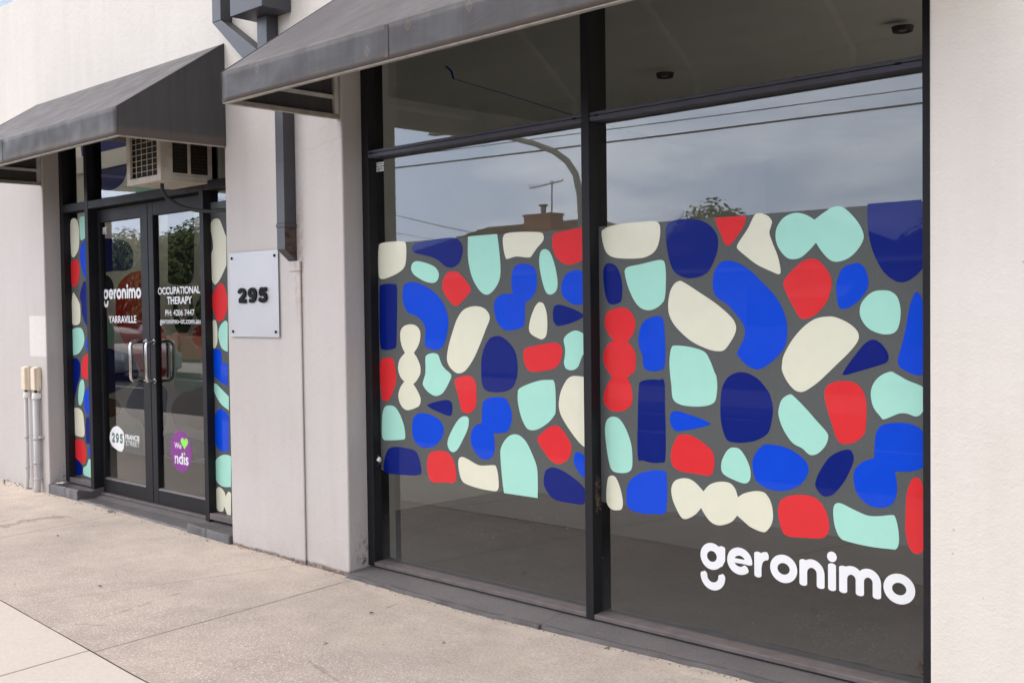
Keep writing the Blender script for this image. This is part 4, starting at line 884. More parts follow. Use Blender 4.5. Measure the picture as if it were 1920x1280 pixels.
# purple oval
MB().quad([(-7.018 + .143 * math.cos(t), DY + .0001, .487 + .143 * math.sin(t)) for t in frange(0, 2 * math.pi, 48)[:-1]]).build('round_sticker', 'purple', gr_, recalc=False)
text_shape('We', -7.107, -7.013, .504, .545, DY - .0004, 'white', 'lettering', gr_, .015)
text_shape('ndıs', -7.107, -6.919, .396, .478, DY - .0004, 'white', 'lettering', gr_, .02)
MB().quad([(-6.972 + .011 * math.cos(t), DY - .0006, .4735 + .011 * math.sin(t)) for t in frange(0, 2 * math.pi, 20)[:-1]]).build('sticker_dot', 'lime', gr_, recalc=False)
ht = []
for k in range(40):
    t = 2 * math.pi * k / 40; ht.append((-6.969 + .0031 * 16 * math.sin(t) ** 3, DY - .0006, .549 + .00285 * (13 * math.cos(t) - 5 * math.cos(2 * t) - 2 * math.cos(3 * t) - math.cos(4 * t))))
MB().quad(ht).build('heart_sticker', 'lime', gr_, recalc=False)
stickers(-8.122, 2.055, gl_, .225)
for xb, xm, yb, ym, d in ((-7.435, -7.425, .080, .2, dl), (-7.278, -7.315, .118, .2, dr), (-7.425, -7.425, .36, .245, dl), (-7.318, -7.318, .335, .245, dr)):
    b = MB(); z0, z1 = .968, 1.248; r = .03; sg = 1 if ym > yb else -1
    pts = [(xm, ym, z0)] + [(xb, yb + sg * (r - r * math.sin(R(a))), z0 + r - r * math.cos(R(a))) for a in (0, 30, 60, 90)] + [(xb, yb + sg * (r - r * math.cos(R(a))), z1 - r + r * math.sin(R(a))) for a in (0, 30, 60, 90)] + [(xm, ym, z1)]
    b.tube(pts, .0125, 14)
    for z in (z0, z1): b.tube([(xm, ym, z), (xm, ym - sg * .006, z)], .019, 14)
    b.build('handle', 'chrome', d)
# bluestone steps
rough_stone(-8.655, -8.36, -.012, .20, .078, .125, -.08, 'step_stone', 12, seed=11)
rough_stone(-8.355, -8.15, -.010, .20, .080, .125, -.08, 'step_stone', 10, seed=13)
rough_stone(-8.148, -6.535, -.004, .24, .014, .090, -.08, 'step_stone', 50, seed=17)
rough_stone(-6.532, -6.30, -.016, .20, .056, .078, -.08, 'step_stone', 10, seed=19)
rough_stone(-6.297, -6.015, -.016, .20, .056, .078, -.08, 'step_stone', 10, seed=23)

# pattern painted on the partition behind the doors
mural('W', 1.598, 'painted_shapes', part_wall, (-15, -7.7))
# upper window
b = MB(); b.box(-11.2, -8.95, .10, .2, 3.975, 4.03); b.box(-9.02, -8.95, .10, .2, 4.03, 5.3); b.box(-9.34, -9.29, .10, .2, 4.03, 5.3)
uf = b.build('upper_window_frame', 'white', bl)
pane(-11.2, -8.96, 4.02, 5.3, 'upper_window_pane', uf, .15)
MB().box(-11.2, -8.95, .3, .32, 3.9, 5.3).build('blind', 'inwall', uf)

# a second shop window out of view, added to let daylight into the room
fr = MB(); fr.box(.2, .26, FY, .24, .045, 2.95); fr.box(4.34, 4.4, FY, .24, .045, 2.95); fr.box(2.27, 2.33, FY, .24, .045, 2.95)
for x0, x1 in ((.26, 2.27), (2.33, 4.34)):
    fr.box(x0, x1, FY, .235, 2.277, 2.316); fr.box(x0, x1, FY, .235, .045, .085); fr.box(x0, x1, FY, .235, 2.90, 2.95)
fr.build('window_frame', 'alu', bl, bevel=.0025); pane(.255, 2.275, .08, 2.91); pane(2.325, 4.345, .08, 2.91)
rough_stone(.205, 4.395, -.024, .24, .022, .049, -.08, seed=31)
# ================================================================ awnings
def awning(x0, x1, zb, zv, zt, rafters, label, seed, open_left=False):
    t = thing('awning', ((x0 + x1) / 2, 0, zb), label, 'awning', 'charcoal canvas awnings over the shopfront')
    P = .695; nx = max(8, int((x1 - x0) / .06)); ns = 14
    def wob(x, s): return .006 * noise.noise(Vector((x * 1.4, s * 2.2, seed))) + .0035 * noise.noise(Vector((x * 4 + s * 3, s * 2, seed + 5)))
    b = MB()
    for i in range(nx + 1):
        x = x0 + (x1 - x0) * i / nx
        ed = min(1, 4 * i / nx, 4 * (nx - i) / nx)
        # canvas pulled tight over the rafters and hollow between them
        dr_ = min([abs(x - r_) for r_ in rafters + [x0, x1]]); sag = .018 * min(1, dr_ / .35) ** 1.3
        for j in range(ns + 1):
            s = j / ns; y = -P * s - .004; z = zt + (zv - zt) * s
            k = math.sin(math.pi * s)
            b.v.append((x, y, z + k * (-sag + ed * wob(x, s) * 1.4)))
    for i in range(nx):
        for j in range(ns):
            a = i * (ns + 1) + j; b.face([a, a + ns + 1, a + ns + 2, a + 1], 0, True)
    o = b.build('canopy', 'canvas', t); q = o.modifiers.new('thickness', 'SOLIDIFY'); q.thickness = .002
    b = MB(); nz = 6
    for i in range(nx + 1):
        x = x0 + (x1 - x0) * i / nx
        for j in range(nz + 1):
            s = j / nz; b.v.append((x, -P - .006 + .0025 * noise.noise(Vector((x * 3, s, seed))) * math.sin(math.pi * s), zv + (zb - zv) * s))
    for i in range(nx):
        for j in range(nz):
            a = i * (nz + 1) + j; b.face([a, a + nz + 1, a + nz + 2, a + 1], 0, True)
    o = b.build('valance', 'canvas', t); q = o.modifiers.new('thickness', 'SOLIDIFY'); q.thickness = .002
    for x in (x0, x1):
        b = MB(); b.prism([(-.004, zb), (-P - .004, zb), (-P - .004, zv - .002), (-.004, zt - .002)], x - .0012, x + .0012, ax='x')
        b.build('side_panel', 'canvas', t)
    # piping along the folds and one stitched seam
    for x in (x0, x1): MB().tube([(x, -P - .007, zb + .01), (x, -P - .007, zv), (x, -.004, zt)], .0022, 8).build('piping', 'canvas', t)
    x = x0 + (x1 - x0) * .39
    MB().box(x, x + .0245, -P - .0088, -P - .0080, zb + .01, zv - .004).build('seam', 'canvas', t)
    # steel frame
    b = MB(); g = .0125
    b.box(x0, x1, -P - .002, -P + .023, zb - .006, zb + .019); b.build('front_rail', 'rail', t, bevel=.002)
    for x, s in ((x0, 1), (x1, -1)):
        xa, xb = sorted((x + s * .002, x + s * .027))
        b = MB(); b.box(xa, xb, -P + .0235, -.002, zb - .006, zb + .019); b.build('side_rail', 'rail', t, bevel=.002)
        b = MB(); b.box(xa, xb, -.03, -.003, zb + .0195, zt - .07); b.box(xa + .002, xb - .002, -P + .06, -.032, zb + .10, zb + .12); b.build('side_post', 'rafter', t, bevel=.002)
    for x in rafters:
        b = MB(); th = .02
        b.hexa([(x - .011, -P + .006, zb + .02), (x + .011, -P + .006, zb + .02), (x + .011, -P + .026, zb + .02), (x - .011, -P + .026, zb + .02),
                (x - .011, -P + .006, zv - .018), (x + .011, -P + .006, zv - .018), (x + .011, -P + .026, zv - .024), (x - .011, -P + .026, zv - .024)])
        b.hexa([(x - .011, -P + .006, zv - .042), (x + .011, -P + .006, zv - .042), (x + .011, -.01, zt - .055), (x - .011, -.01, zt - .055),
                (x - .011, -P + .006, zv - .019), (x + .011, -P + .006, zv - .019), (x + .011, -.01, zt - .030), (x - .011, -.01, zt - .030)])
        b.build('rafter', 'rafter', t, bevel=.002)
    return t
awning(-8.70, -5.985, 2.462, 2.622, 3.085, [-8.0, -7.33, -6.65], 'charcoal canvas awning over the double entrance doors and air conditioner', 2)
awning(-4.875, -1.62, 2.488, 2.636, 3.125, [-4.09, -3.26, -2.41], 'dusty charcoal canvas awning over the large patterned shop window', 8)

# ================================================================ air conditioner
t = thing('air_conditioner', (-6.65, 0, 2.28), 'old off-white window air conditioner stuck out under the awning above the doors', 'air conditioner')
x0, x1, y0, y1, z0, z1 = -6.885, -6.44, -.195, .17, 2.283, 2.70
b = MB()
b.box(x0, x1, y0, y1, z0, z0 + .012); b.box(x0, x1, y0, y1, z1 - .012, z1)
b.box(x0, x0 + .012, y0, y1, z0 + .012, z1 - .012)
b.box(x0 + .012, x0 + .045, y0, y0 + .02, z0 + .012, z1 - .012); b.box(x1 - .045, x1, y0, y0 + .02, z0 + .012, z1 - .012)
b.box(x0 + .045, x1 - .045, y0, y0 + .02, z0 + .012, z0 + .04); b.box(x0 + .045, x1 - .045, y0, y0 + .02, z1 - .04, z1 - .012)
b.box(x1 - .006, x1, y0 + .02, y0 + .085, z0 + .012, z1 - .012); b.box(x1 - .006, x1, y0 + .085, y1, z0 + .012, z0 + .055); b.box(x1 - .006, x1, y0 + .085, y1, z1 - .06, z1 - .012)
b.box(x1 - .006, x1, y0 + .190, y0 + .212, z0 + .055, z1 - .06); b.box(x1 - .006, x1, y1 - .03, y1, z0 + .055, z1 - .06)
b.box(x1 - .001, x1 + .004, y0 + .10, y1, z0 + .033, z0 + .037)
b.build('casing', 'ac', t, bevel=.002)
MB().box(x0 + .02, x1 - .02, y0 + .03, y1, z0 + .02, z1 - .02).build('coil', 'acdark', t)
b = MB()
for k in range(1, 5): b.tube([(x0 + .045 + k * .071, y0 + .008, z0 + .04), (x0 + .045 + k * .071, y0 + .008, z1 - .04)], .0022, 6)
for k in range(1, 9): b.tube([(x0 + .045, y0 + .012, z0 + .04 + k * .037), (x1 - .045, y0 + .012, z0 + .04 + k * .037)], .0022, 6)
b.build('grille', 'rafter', t)
b = MB()
for k in range(14):
    z = z0 + .07 + k * .021
    b.box(x1 - .02, x1 - .008, y0 + .087, y1 - .032, z, z + .006)
b.build('side_louvre', 'acdark', t)
b = MB(); b.tube([(-6.60, -.10, 2.30), (-6.60, -.10, 2.24), (-6.585, -.075, 2.19), (-6.52, -.02, 2.135), (-6.42, .03, 2.105), (-6.30, .065, 2.093), (-6.15, .085, 2.09), (-6.02, .095, 2.09)], .0125, 10)
tag(b.build('drain_hose', 'cable', t))

# ================================================================ downpipes
t = thing('downpipe', (-5.4, 0, 1.75), 'grey square downpipe with box rainwater head on the pier between the awnings', 'downpipe')
b = MB(); b.box(-5.60, -5.275, -.195, -.004, 3.137, 3.75); b.box(-5.612, -5.263, -.207, -.003, 3.70, 3.75); b.build('rainwater_head', 'pipe', t, bevel=.003)
b = MB()
def sq(b, pts, wx=.079, y0=-.08, y1=-.003):
    for (xa, za), (xb, zb) in zip(pts, pts[1:]):
        b.hexa([(xa, y0, za), (xa + wx, y0, za), (xa + wx, y1, za), (xa, y1, za), (xb, y0, zb), (xb + wx, y0, zb), (xb + wx, y1, zb), (xb, y1, zb)])
sq(b, [(-5.505, 2.93), (-5.505, 3.1365)], .098)
b.build('outlet_pipe', 'pipe', t, bevel=.003)
b = MB(); b.hexa([(-5.343, -.08, 2.78), (-5.264, -.08, 2.78), (-5.264, -.003, 2.78), (-5.343, -.003, 2.78), (-5.505, -.079, 2.929), (-5.407, -.079, 2.929), (-5.407, -.003, 2.929), (-5.505, -.003, 2.929)])
b.build('offset_bend', 'pipe', t, bevel=.003)
b = MB(); b.box(-5.343, -5.264, -.08, -.003, 1.945, 2.779)
for z in (2.30,): b.box(-5.3445, -5.2625, -.0815, -.0025, z, z + .004)
b.build('lower_pipe', 'pipe', t, bevel=.003)
b = MB(); b.box(-5.347, -5.260, -.084, -.002, 1.925, 1.9445)
b.build('collar', 'pipe', t, bevel=.002)
b = MB(); b.hexa([(-5.343, -.08, 1.80), (-5.2665, -.08, 1.80), (-5.2665, -.003, 1.735), (-5.343, -.003, 1.735), (-5.343, -.08, 1.9245), (-5.2665, -.08, 1.9245), (-5.2665, -.003, 1.9245), (-5.343, -.003, 1.9245)])
b.hexa([(-5.266, -.08, 1.80), (-5.2645, -.08, 1.80), (-5.2645, -.003, 1.735), (-5.266, -.003, 1.735), (-5.266, -.08, 1.9245), (-5.2645, -.08, 1.9245), (-5.2645, -.003, 1.9245), (-5.266, -.003, 1.9245)], 1)
b.build('shoe', ['pipe', 'pipe_rust'], t, bevel=.002)
t = thing('downpipe', (-5.9, 0, 3.1), 'grey square pipe coming down then slanting right into the rainwater pipe', 'downpipe')
b = MB(); b.box(-5.985, -5.888, -.081, -.004, 3.195, 4.6); b.build('vertical_pipe', 'pipe', t, bevel=.003)
b = MB(); b.hexa([(-5.655, -.080, 2.925), (-5.508, -.080, 2.955), (-5.508, -.004, 2.955), (-5.655, -.004, 2.925), (-5.985, -.080, 3.1945), (-5.888, -.080, 3.1945), (-5.888, -.004, 3.1945), (-5.985, -.004, 3.1945)])
b.build('slanting_pipe', 'pipe', t, bevel=.003)
b = MB(); b.hexa([(-5.655, -.078, 2.925), (-5.52, -.078, 2.90), (-5.52, -.004, 2.90), (-5.655, -.004, 2.925), (-5.655, -.078, 2.9255), (-5.508, -.078, 2.9545), (-5.508, -.004, 2.9545), (-5.655, -.004, 2.9255)])
# painted-over pipe below the shoe
t = thing('pipe_casing', (-5.28, 0, 0), 'wall coloured boxed-in pipe running down to the footpath under the downpipe', 'pipe')
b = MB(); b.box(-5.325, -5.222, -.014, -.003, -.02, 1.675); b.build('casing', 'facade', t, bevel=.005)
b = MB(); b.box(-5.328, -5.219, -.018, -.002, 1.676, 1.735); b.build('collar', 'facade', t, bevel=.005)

# ================================================================ number plate
t = thing('number_plate', (-5.70, 0, 1.30), 'square brushed metal plate numbered 295 screwed to the pier', 'sign')
MB().box(-5.962, -5.440, -.012, -.009, 1.300, 1.808).build('plate', 'plate', t, bevel=.001)
number_shape('295', -5.862, .104, .1115, 1.503, .091, -.022, 'black', 'digit', t, .0085)
for x in (-5.93, -5.472):
    for z in (1.332, 1.775):
        b = MB(); b.tube([(x, -.009, z), (x, -.017, z)], [.0085, .0085], 14); b.tube([(x, -.017, z), (x, -.019, z)], [.0085, .006], 14); b.tube([(x, -.009, z), (x, -.003, z)], .004, 8); b.build('screw', 'black', t)

# ================================================================ meter boxes and conduits
for k, (x, rr, lab) in enumerate(((-9.03, .015, 'cream plastic cable box farther from the door, on the thinner conduit'), (-8.845, .026, 'cream plastic cable box nearer the door, on the thicker conduit'))):
    t = thing('cable_box', (x + .04, 0, .85), lab, 'cable box', 'cream cable boxes on the wall')
    b = MB(); b.box(x, x + .075, -.055, -.004, .85 + .004 * k, 1.03); b.box(x - .004, x + .079, -.032, -.003, .846 + .004 * k, 1.038); b.build('cover', 'boxc', t, bevel=.006)
    b = MB(); b.box(x + .0785, x + .086, -.028, -.003, .87, 1.02)
    for q in range(5): b.box(x + .086, x + .090, -.024, -.006, .88 + q * .028, .892 + q * .028)
    b.build('hinge', 'boxc', t, bevel=.002)
    b = MB(); b.tube([(x + .037, -.03, .852), (x + .037, -.03, .815)], [.013, .013], 12); b.build('gland', 'acdark', t)
    t = thing('conduit', (x + .037, -.03, 0), ('thin' if k == 0 else 'thick') + ' grey conduit rising from the footpath to the ' + ('left' if k == 0 else 'right') + ' cream box', 'conduit', 'grey conduits on the wall')
    xc = x + .037 + (0 if k == 0 else .01)
    b = MB(); b.tube([(xc + .012, -.05, .03), (xc + .008, -.045, .08), (xc + .002, -.035, .15), (xc, -.033, .24), (xc, -.033, .80)], rr, 16)
    for z in ((.22, .46) if k == 0 else (.14, .27, .46)): b.tube([(xc + (.001 if z > .2 else .003), -.034, z), (xc, -.034, z + .02)], rr + .003, 16)
    b.build('pipe', 'pvc', t)
    b = MB(); b.tube([(xc, -.033, .785), (xc, -.033, .832)], [rr + .006, rr + .002], 16); b.box(xc - rr - .004, xc + rr + .004, -.034, -.004, .79, .828); b.build('collar', 'paper', t, bevel=.003)
    if k == 1:
        b = MB(); b.box(xc - .002, xc + rr + .035, -.034, -.003, .475, .492); b.build('saddle', 'pvc', t, bevel=.002)

# ================================================================ inside: lights and a cord
dproto = None
for x, y, lab in ((-4.14, 1.98, 'round recessed ceiling light seen through the top pane left of centre'), (-2.60, 1.97, 'round recessed ceiling light near the right edge of the top pane')):
    if dproto is None:
        t = thing('ceiling_light', (x, y, 2.90), lab, 'ceiling light', 'recessed ceiling lights')
        b = MB(); n = 24
        for r_, z in ((.034, 2.888), (.037, 2.874), (.050, 2.872), (.057, 2.8985)):
            for k in range(n): a = 2 * math.pi * k / n; b.v.append((x + r_ * math.cos(a), y + r_ * math.sin(a), z))
        for j in range(3):
            for k in range(n): b.face([j * n + k, j * n + (k + 1) % n, (j + 1) * n + (k + 1) % n, (j + 1) * n + k], 0, True)
        r1_ = b.build('trim_ring', 'acdark', t)
        b = MB(); b.tube([(x, y, 2.895), (x, y, 2.884), (x, y, 2.878)], [.030, .030, .020], 18); l1_ = b.build('lamp', 'galv', t)
        dproto = (t, [r1_, l1_])
    else:
        t = dproto[0].copy(); col.objects.link(t); t.location = (x, y, 2.90); t['label'] = lab
        for c in dproto[1]:
            c2 = c.copy(); col.objects.link(c2); c2.parent = t; c2.matrix_parent_inverse = c.matrix_parent_inverse.copy()
b = MB(); b.tube([(-4.99, .86, 2.93), (-4.93, .86, 2.905), (-4.885, .86, 2.87), (-4.865, .86, 2.82)], .006, 8); b.tube([(-4.865, .86, 2.82), (-4.40, .86, 2.655), (-3.95, .86, 2.49), (-3.4, .86, 2.30)], .0022, 6)
tag(b.build('cord', 'blue'), 'blue cord hanging across the inside of the top left pane', 'cord')

# ================================================================ small things on the ground and glass
for x, y, r_, lab in ((-4.004, -.773, .013, 'dark metal survey stud in the pavement, the left larger one'), (-3.603, -.43, .010, 'dark metal stud in the pavement nearer the window sill')):
    b = MB(); z = ground_z(x, y) + .004; b.tube([(x, y, z - .01), (x, y, z), (x, y, z + .002)], [r_, r_, r_ * .7], 18)
    tag(b.build('survey_stud', 'galv'), lab, 'stud', 'studs set in the pavement')
def clump(name, x, y, n, s, mat, label, cat, seed):
    random.seed(seed); b = MB(); z = ground_z(x, y)
    for k in range(n):
        a = random.uniform(0, 6.28); l = s * random.uniform(.5, 1); w_ = l * .28; cx, cy = x + random.gauss(0, s * .8), y + random.gauss(0, s * .25)
        dx, dy = math.cos(a), math.sin(a); up = random.uniform(.2, .9)
        b.quad([(cx, cy, z + .002), (cx + dx * l * .5 - dy * w_, cy + dy * l * .5 + dx * w_, z + l * .5 * up), (cx + dx * l, cy + dy * l, z + l * .55 * up), (cx + dx * l * .5 + dy * w_, cy + dy * l * .5 - dx * w_, z + l * .45 * up)])
    tag(b.build(name, mat), label, cat)
clump('weed', -7.56, -.035, 16, .028, 'weed', 'small green weed growing in the crack below the door step', 'weed', 3)
clump('weed', -8.05, -.035, 7, .014, 'weed', 'tiny weed at the corner of the left step stone', 'weed', 4)
clump('weed', -2.98, -.045, 5, .02, 'weed', 'lone green leaf against the window sill stone', 'leaf', 6)
clump('dry_leaf', -5.865, -.012, 7, .028, 'leafo', 'small crumpled orange leaf at the foot of the pier', 'leaf', 5)
random.seed(12); b = MB()
for k in range(46):
    cx, cy = -9.35 + random.gauss(0, .22), -.05 + random.gauss(0, .045); l = random.uniform(.012, .035); a = random.uniform(0, 6.28); z = ground_z(cx, min(cy, 0)) + .003
    b.quad([(cx, cy, z), (cx + l * math.cos(a) * .5 - .006, cy + l * math.sin(a) * .5, z + .008), (cx + l * math.cos(a), cy + l * math.sin(a), z + .004), (cx + l * math.cos(a) * .5 + .006, cy + l * math.sin(a) * .5 - .004, z + .002)])
tag(b.build('leaf_litter', 'bark'), 'brown leaf litter gathered against the wall left of the conduits', 'leaf litter', None, 'stuff')
b = MB(); z = .127; b.quad([(-8.62, .025, z + .002), (-8.575, .015, z + .004), (-8.52, .045, z + .008), (-8.60, .055, z + .006)]); b.quad([(-8.60, .055, z + .006), (-8.52, .045, z + .008), (-8.55, .07, z + .012)])
tag(b.build('paper_scrap', 'paper'), 'white scrap of paper on the left step stone', 'paper')
def cobweb(x, y, z, s, n, label, seed, sz=1):
    random.seed(seed); b = MB()
    for k in range(n):
        p = Vector((x + random.gauss(0, s * .35), y - abs(random.gauss(0, .006)), z + random.gauss(0, s * sz)))
        q = p + Vector((random.gauss(0, s * .7), random.gauss(0, .004), random.gauss(0, s * .9)))
        m_ = (p + q) / 2 + Vector((random.gauss(0, s * .2), 0, random.gauss(0, s * .2)))
        b.tube([p, m_, q], .0006, 4, caps=False)
    tag(b.build('cobweb', 'web'), label, 'cobweb', 'cobwebs on the window frame')
cobweb(-3.192, .15, .585, .018, 70, 'brown dusty cobweb on the window mullion by the bottom edge of the pattern', 2)
cobweb(-3.190, .15, .66, .012, 40, 'smaller brown cobweb on the mullion just above the larger one', 3)
cobweb(-1.715, .178, .135, .02, 40, 'cobweb in the bottom right corner of the shop window', 4)
cobweb(-4.768, .165, .62, .014, 40, 'brown cobweb on the left window jamb round a white blob', 5)
b = MB(); b.tube([(-4.755, .168, .622), (-4.757, .158, .632), (-4.752, .160, .645)], [.010, .014, .006], 8)
tag(b.build('mud_nest', 'paper', shade=True), 'little white blob stuck to the left window jamb', 'nest')

# ================================================================ across the road (seen in the glass)
def hip(b, x0, x1, y0, y1, ze, zr, ov=.45, mi=0):
    x0 -= ov; x1 += ov; y0 -= ov; y1 += ov; h = (y1 - y0) / 2; ym = (y0 + y1) / 2
    A, B_, Cc, D_ = (x0, y0, ze), (x1, y0, ze), (x1, y1, ze), (x0, y1, ze); E, F = (x0 + h, ym, zr), (x1 - h, ym, zr)
    n = len(b.v); b.v += [A, B_, Cc, D_, E, F]
    for f in ((0, 1, 5, 4), (1, 2, 5), (2, 3, 4, 5), (3, 0, 4), (3, 2, 1, 0)): b.face([n + i for i in f], mi)
    # courses of tiles
    rows = 16
    for k in range(1, rows):
        s = k / rows; z = ze + (zr - ze) * s
        b.box(x0 + h * s, x1 - h * s, y1 - h * s - .03, y1 - h * s + .05, z - .02, z + .035, mi)
def house(x0, x1, y0, y1, ze, zr, wall, rf, label, wins, gl_='dglass'):
    t = thing('house', ((x0 + x1) / 2, (y0 + y1) / 2, -.08), label, 'house', 'houses across the road')
    MB().box(x0, x1, y0, y1, -.08, ze).build('wall', wall, t)
    b = MB(); hip(b, x0, x1, y0, y1, ze, zr); ro = b.build('roof', rf, t)
    MB().box(x0 - .5, x1 + .5, y1 + .44, y1 + .56, ze - .12, ze + .01).build('gutter', 'paper', t)
    for a, c, za, zb in wins:
        b = MB(); b.box(a - .08, c + .08, y1 - .02, y1 + .06, za - .08, zb + .08); f = b.build('window', 'paper', t)
        MB().box(a, c, y1 + .02, y1 + .075, za, zb).build('window_glass', gl_, f)
    return t, ro
hA, rA = house(-38.5, -23.5, -34, -25, 2.75, 4.95, 'brick', 'tile', 'brick house with hipped terracotta tile roof, chimney and aerial', [(-36, -34, .9, 2.1), (-31, -28.5, .8, 2.1), (-26.5, -25, .9, 2.1)])
b = MB(); b.box(-28.75, -27.35, -26.9, -26.2, 3.0, 4.95); b.box(-28.79, -27.31, -26.94, -26.16, 4.86, 4.93); b.build('chimney', 'brick', rA)
b = MB(); b.tube([(-28.0, -26.5, 4.95), (-28.0, -26.5, 5.22)], .11, 12); b.tube([(-28.0, -26.5, 5.24), (-28.0, -26.5, 5.30)], .19, 12); b.build('flue', 'galv', rA)
b = MB(); b.tube([(-27.65, -26.6, 4.6), (-27.65, -26.6, 6.15)], .03, 8); b.tube([(-28.8, -26.6, 5.98), (-27.1, -26.6, 6.10)], .02, 6)
for k in range(9):
    x = -28.7 + k * .19; b.tube([(x - .35, -26.6 - .55 + k * .03, 6.0 + k * .012), (x + .35, -26.6 + .55 - k * .03, 6.02 + k * .012)], .012, 5)
b.build('aerial', 'galv', hA)
house(-22.4, -15.6, -34, -25.5, 2.6, 4.35, 'hwall', 'tiled', 'cream weatherboard house with dark hipped roof and white window', [(-18.6, -17.2, .8, 2.0)])
house(-14.4, -3.0, -35, -25, 2.7, 5.3, 'brick', 'tiled', 'brick house with tall dark tiled hip roof opposite the window', [(-12.5, -10.5, .8, 2.1), (-8, -6, .8, 2.1)])
t = thing('window_awning', (-15.8, -24.9, 2), 'white metal awning over a front window opposite', 'awning')
b = MB(); b.hexa([(-16.9, -25.4, 1.95), (-15.0, -25.4, 1.95), (-15.2, -24.8, 1.62), (-16.7, -24.8, 1.62), (-16.9, -25.4, 2.0), (-15.0, -25.4, 2.0), (-15.0, -24.75, 1.66), (-16.9, -24.75, 1.66)]); b.build('hood', 'paper', t)
house(-56, -42.5, -36, -28, 2.7, 4.7, 'hwall', 'tile', 'cream house with tile roof at the far left across the road', [(-50, -48, .8, 2.0)])
house(2, 16, -36, -26, 2.8, 4.9, 'brick', 'tile', 'brick house across the road at the far right', [(5, 7, .8, 2.0)])
# front fences
for x0, x1, m, lab in ((-39, -22.8, 'brick', 'low brick garden wall in front of the brick house with the chimney'), (-22.6, -14.6, 'hwall', 'low pale fence in front of the weatherboard house'), (-14.4, -2.6, 'brick', 'low brick garden wall in front of the dark roofed house')):
    b = MB(); b.box(x0, x1, -14.7, -14.5, -.1, .62)
    for k in range(int((x1 - x0) / 2.6) + 1): b.box(x0 + k * 2.6, x0 + k * 2.6 + .34, -14.78, -14.42, -.1, .80)
    b.box(x0, x1, -14.72, -14.48, .62, .67); tag(b.build('garden_wall', m), lab, 'wall', 'garden walls across the road')

def tree_mesh(seed, rx, rz, zc, n, ncl=26):
    random.seed(seed); b = MB(); cl = []
    for k in range(ncl):
        u = Vector((random.gauss(0, 1), random.gauss(0, 1), random.gauss(0, 1))).normalized() * random.uniform(.35, .95)
        cl.append((Vector((u.x * rx, u.y * rx, zc + u.z * rz)), random.uniform(.28, .46) * rx))
    for k in range(n):
        c, r_ = random.choice(cl); d = Vector((random.gauss(0, 1), random.gauss(0, 1), random.gauss(0, 1))).normalized()
        p = c + d * r_ * random.uniform(.55, 1.1); s = random.uniform(.08, .19)
        a = d.cross(Vector((random.gauss(0, 1), random.gauss(0, 1), random.gauss(0, 1)))).normalized(); e = (d + Vector((random.gauss(0, .5), random.gauss(0, .5), .3))).cross(a).normalized()
        b.quad([p - a * s, p + e * s * .5, p + a * s, p - e * s * .5])
    cr = b.build('crown', 'leaf', None, recalc=False)
    b = MB(); b.tube([(0, 0, -.1), (.05, .03, zc * .4), (-.04, .02, zc * .8), (.1, 0, zc + rz * .4)], [rx * .09, rx * .065, rx * .045, .03], 8)
    for k in range(6):
        c = cl[k][0]; b.tube([(0, 0, zc * .55), ((c.x) * .5, c.y * .5, (zc * .7 + c.z) * .5), (c.x * .9, c.y * .9, c.z)], [rx * .04, rx * .03, .02], 6)
    tr_ = b.build('trunk', 'bark', None)
    return cr, tr_
t1 = tree_mesh(3, 3.4, 2.3, 3.3, 24000); t2 = tree_mesh(9, 2.6, 2.2, 2.9, 24000, 48)
places = [(t1, -55.5, -23.5, 1.0, 'round leafy tree at the left end of the street row'), (t1, -51.0, -25.5, 1.06, 'broad leafy tree beside the leftmost street tree'), (t2, -47.2, -22.5, 1.05, 'smaller leafy tree between two broad ones'),
          (t1, -60.5, -27, 1.02, 'tree farthest left behind the street row'), (t1, -44.0, -29, .95, 'leafy tree beside the far cream house'), (t2, -27.0, -37, 1.10, 'tree behind the weatherboard house, its crown over the roof'),
          (t2, -40.5, -27, .85, 'low tree between the two left houses'), (t2, -15.0, -30, .75, 'low tree in the gap right of the weatherboard house'), (t2, -9, -17.5, .38, 'front garden shrub before the dark roofed house'), (t2, -24.5, -18, .42, 'front garden shrub before the brick house with chimney'), (t2, -2.5, -24, .9, 'tree beside the dark roofed brick house')]
used = set()
for k, (pr_, x, y, s, lab) in enumerate(places):
    t = thing('tree', (x, y, -.08), lab, 'tree', 'trees across the road', rz=k * 1.3); t.scale = (s, s, s)
    for o in pr_:
        if id(o) in used: c = o.copy(); col.objects.link(c)
        else: c = o; used.add(id(o))
        c.parent = t; c.matrix_parent_inverse = Matrix()
# far line of trees
random.seed(5); b = MB()
for k in range(15000):
    x = random.uniform(-230, 120); top = 4.6 + 1.6 * noise.noise(Vector((x * .05, 0, 1))) + 1.2 * noise.noise(Vector((x * .2, 3, 1)))
    p = Vector((x, -75 + random.uniform(-4, 4), random.uniform(-.2, 1) * top)); s = random.uniform(.35, .8)
    a = Vector((random.gauss(0, 1), random.gauss(0, 1), random.gauss(0, 1))).normalized(); e = a.cross(Vector((random.gauss(0, 1), random.gauss(0, 1), random.gauss(0, 1)))).normalized()
    b.quad([p - a * s, p + e * s, p + a * s, p - e * s])
tag(b.build('distant_trees', 'leaf', recalc=False), 'continuous line of distant trees behind the houses', 'trees', None, 'stuff')

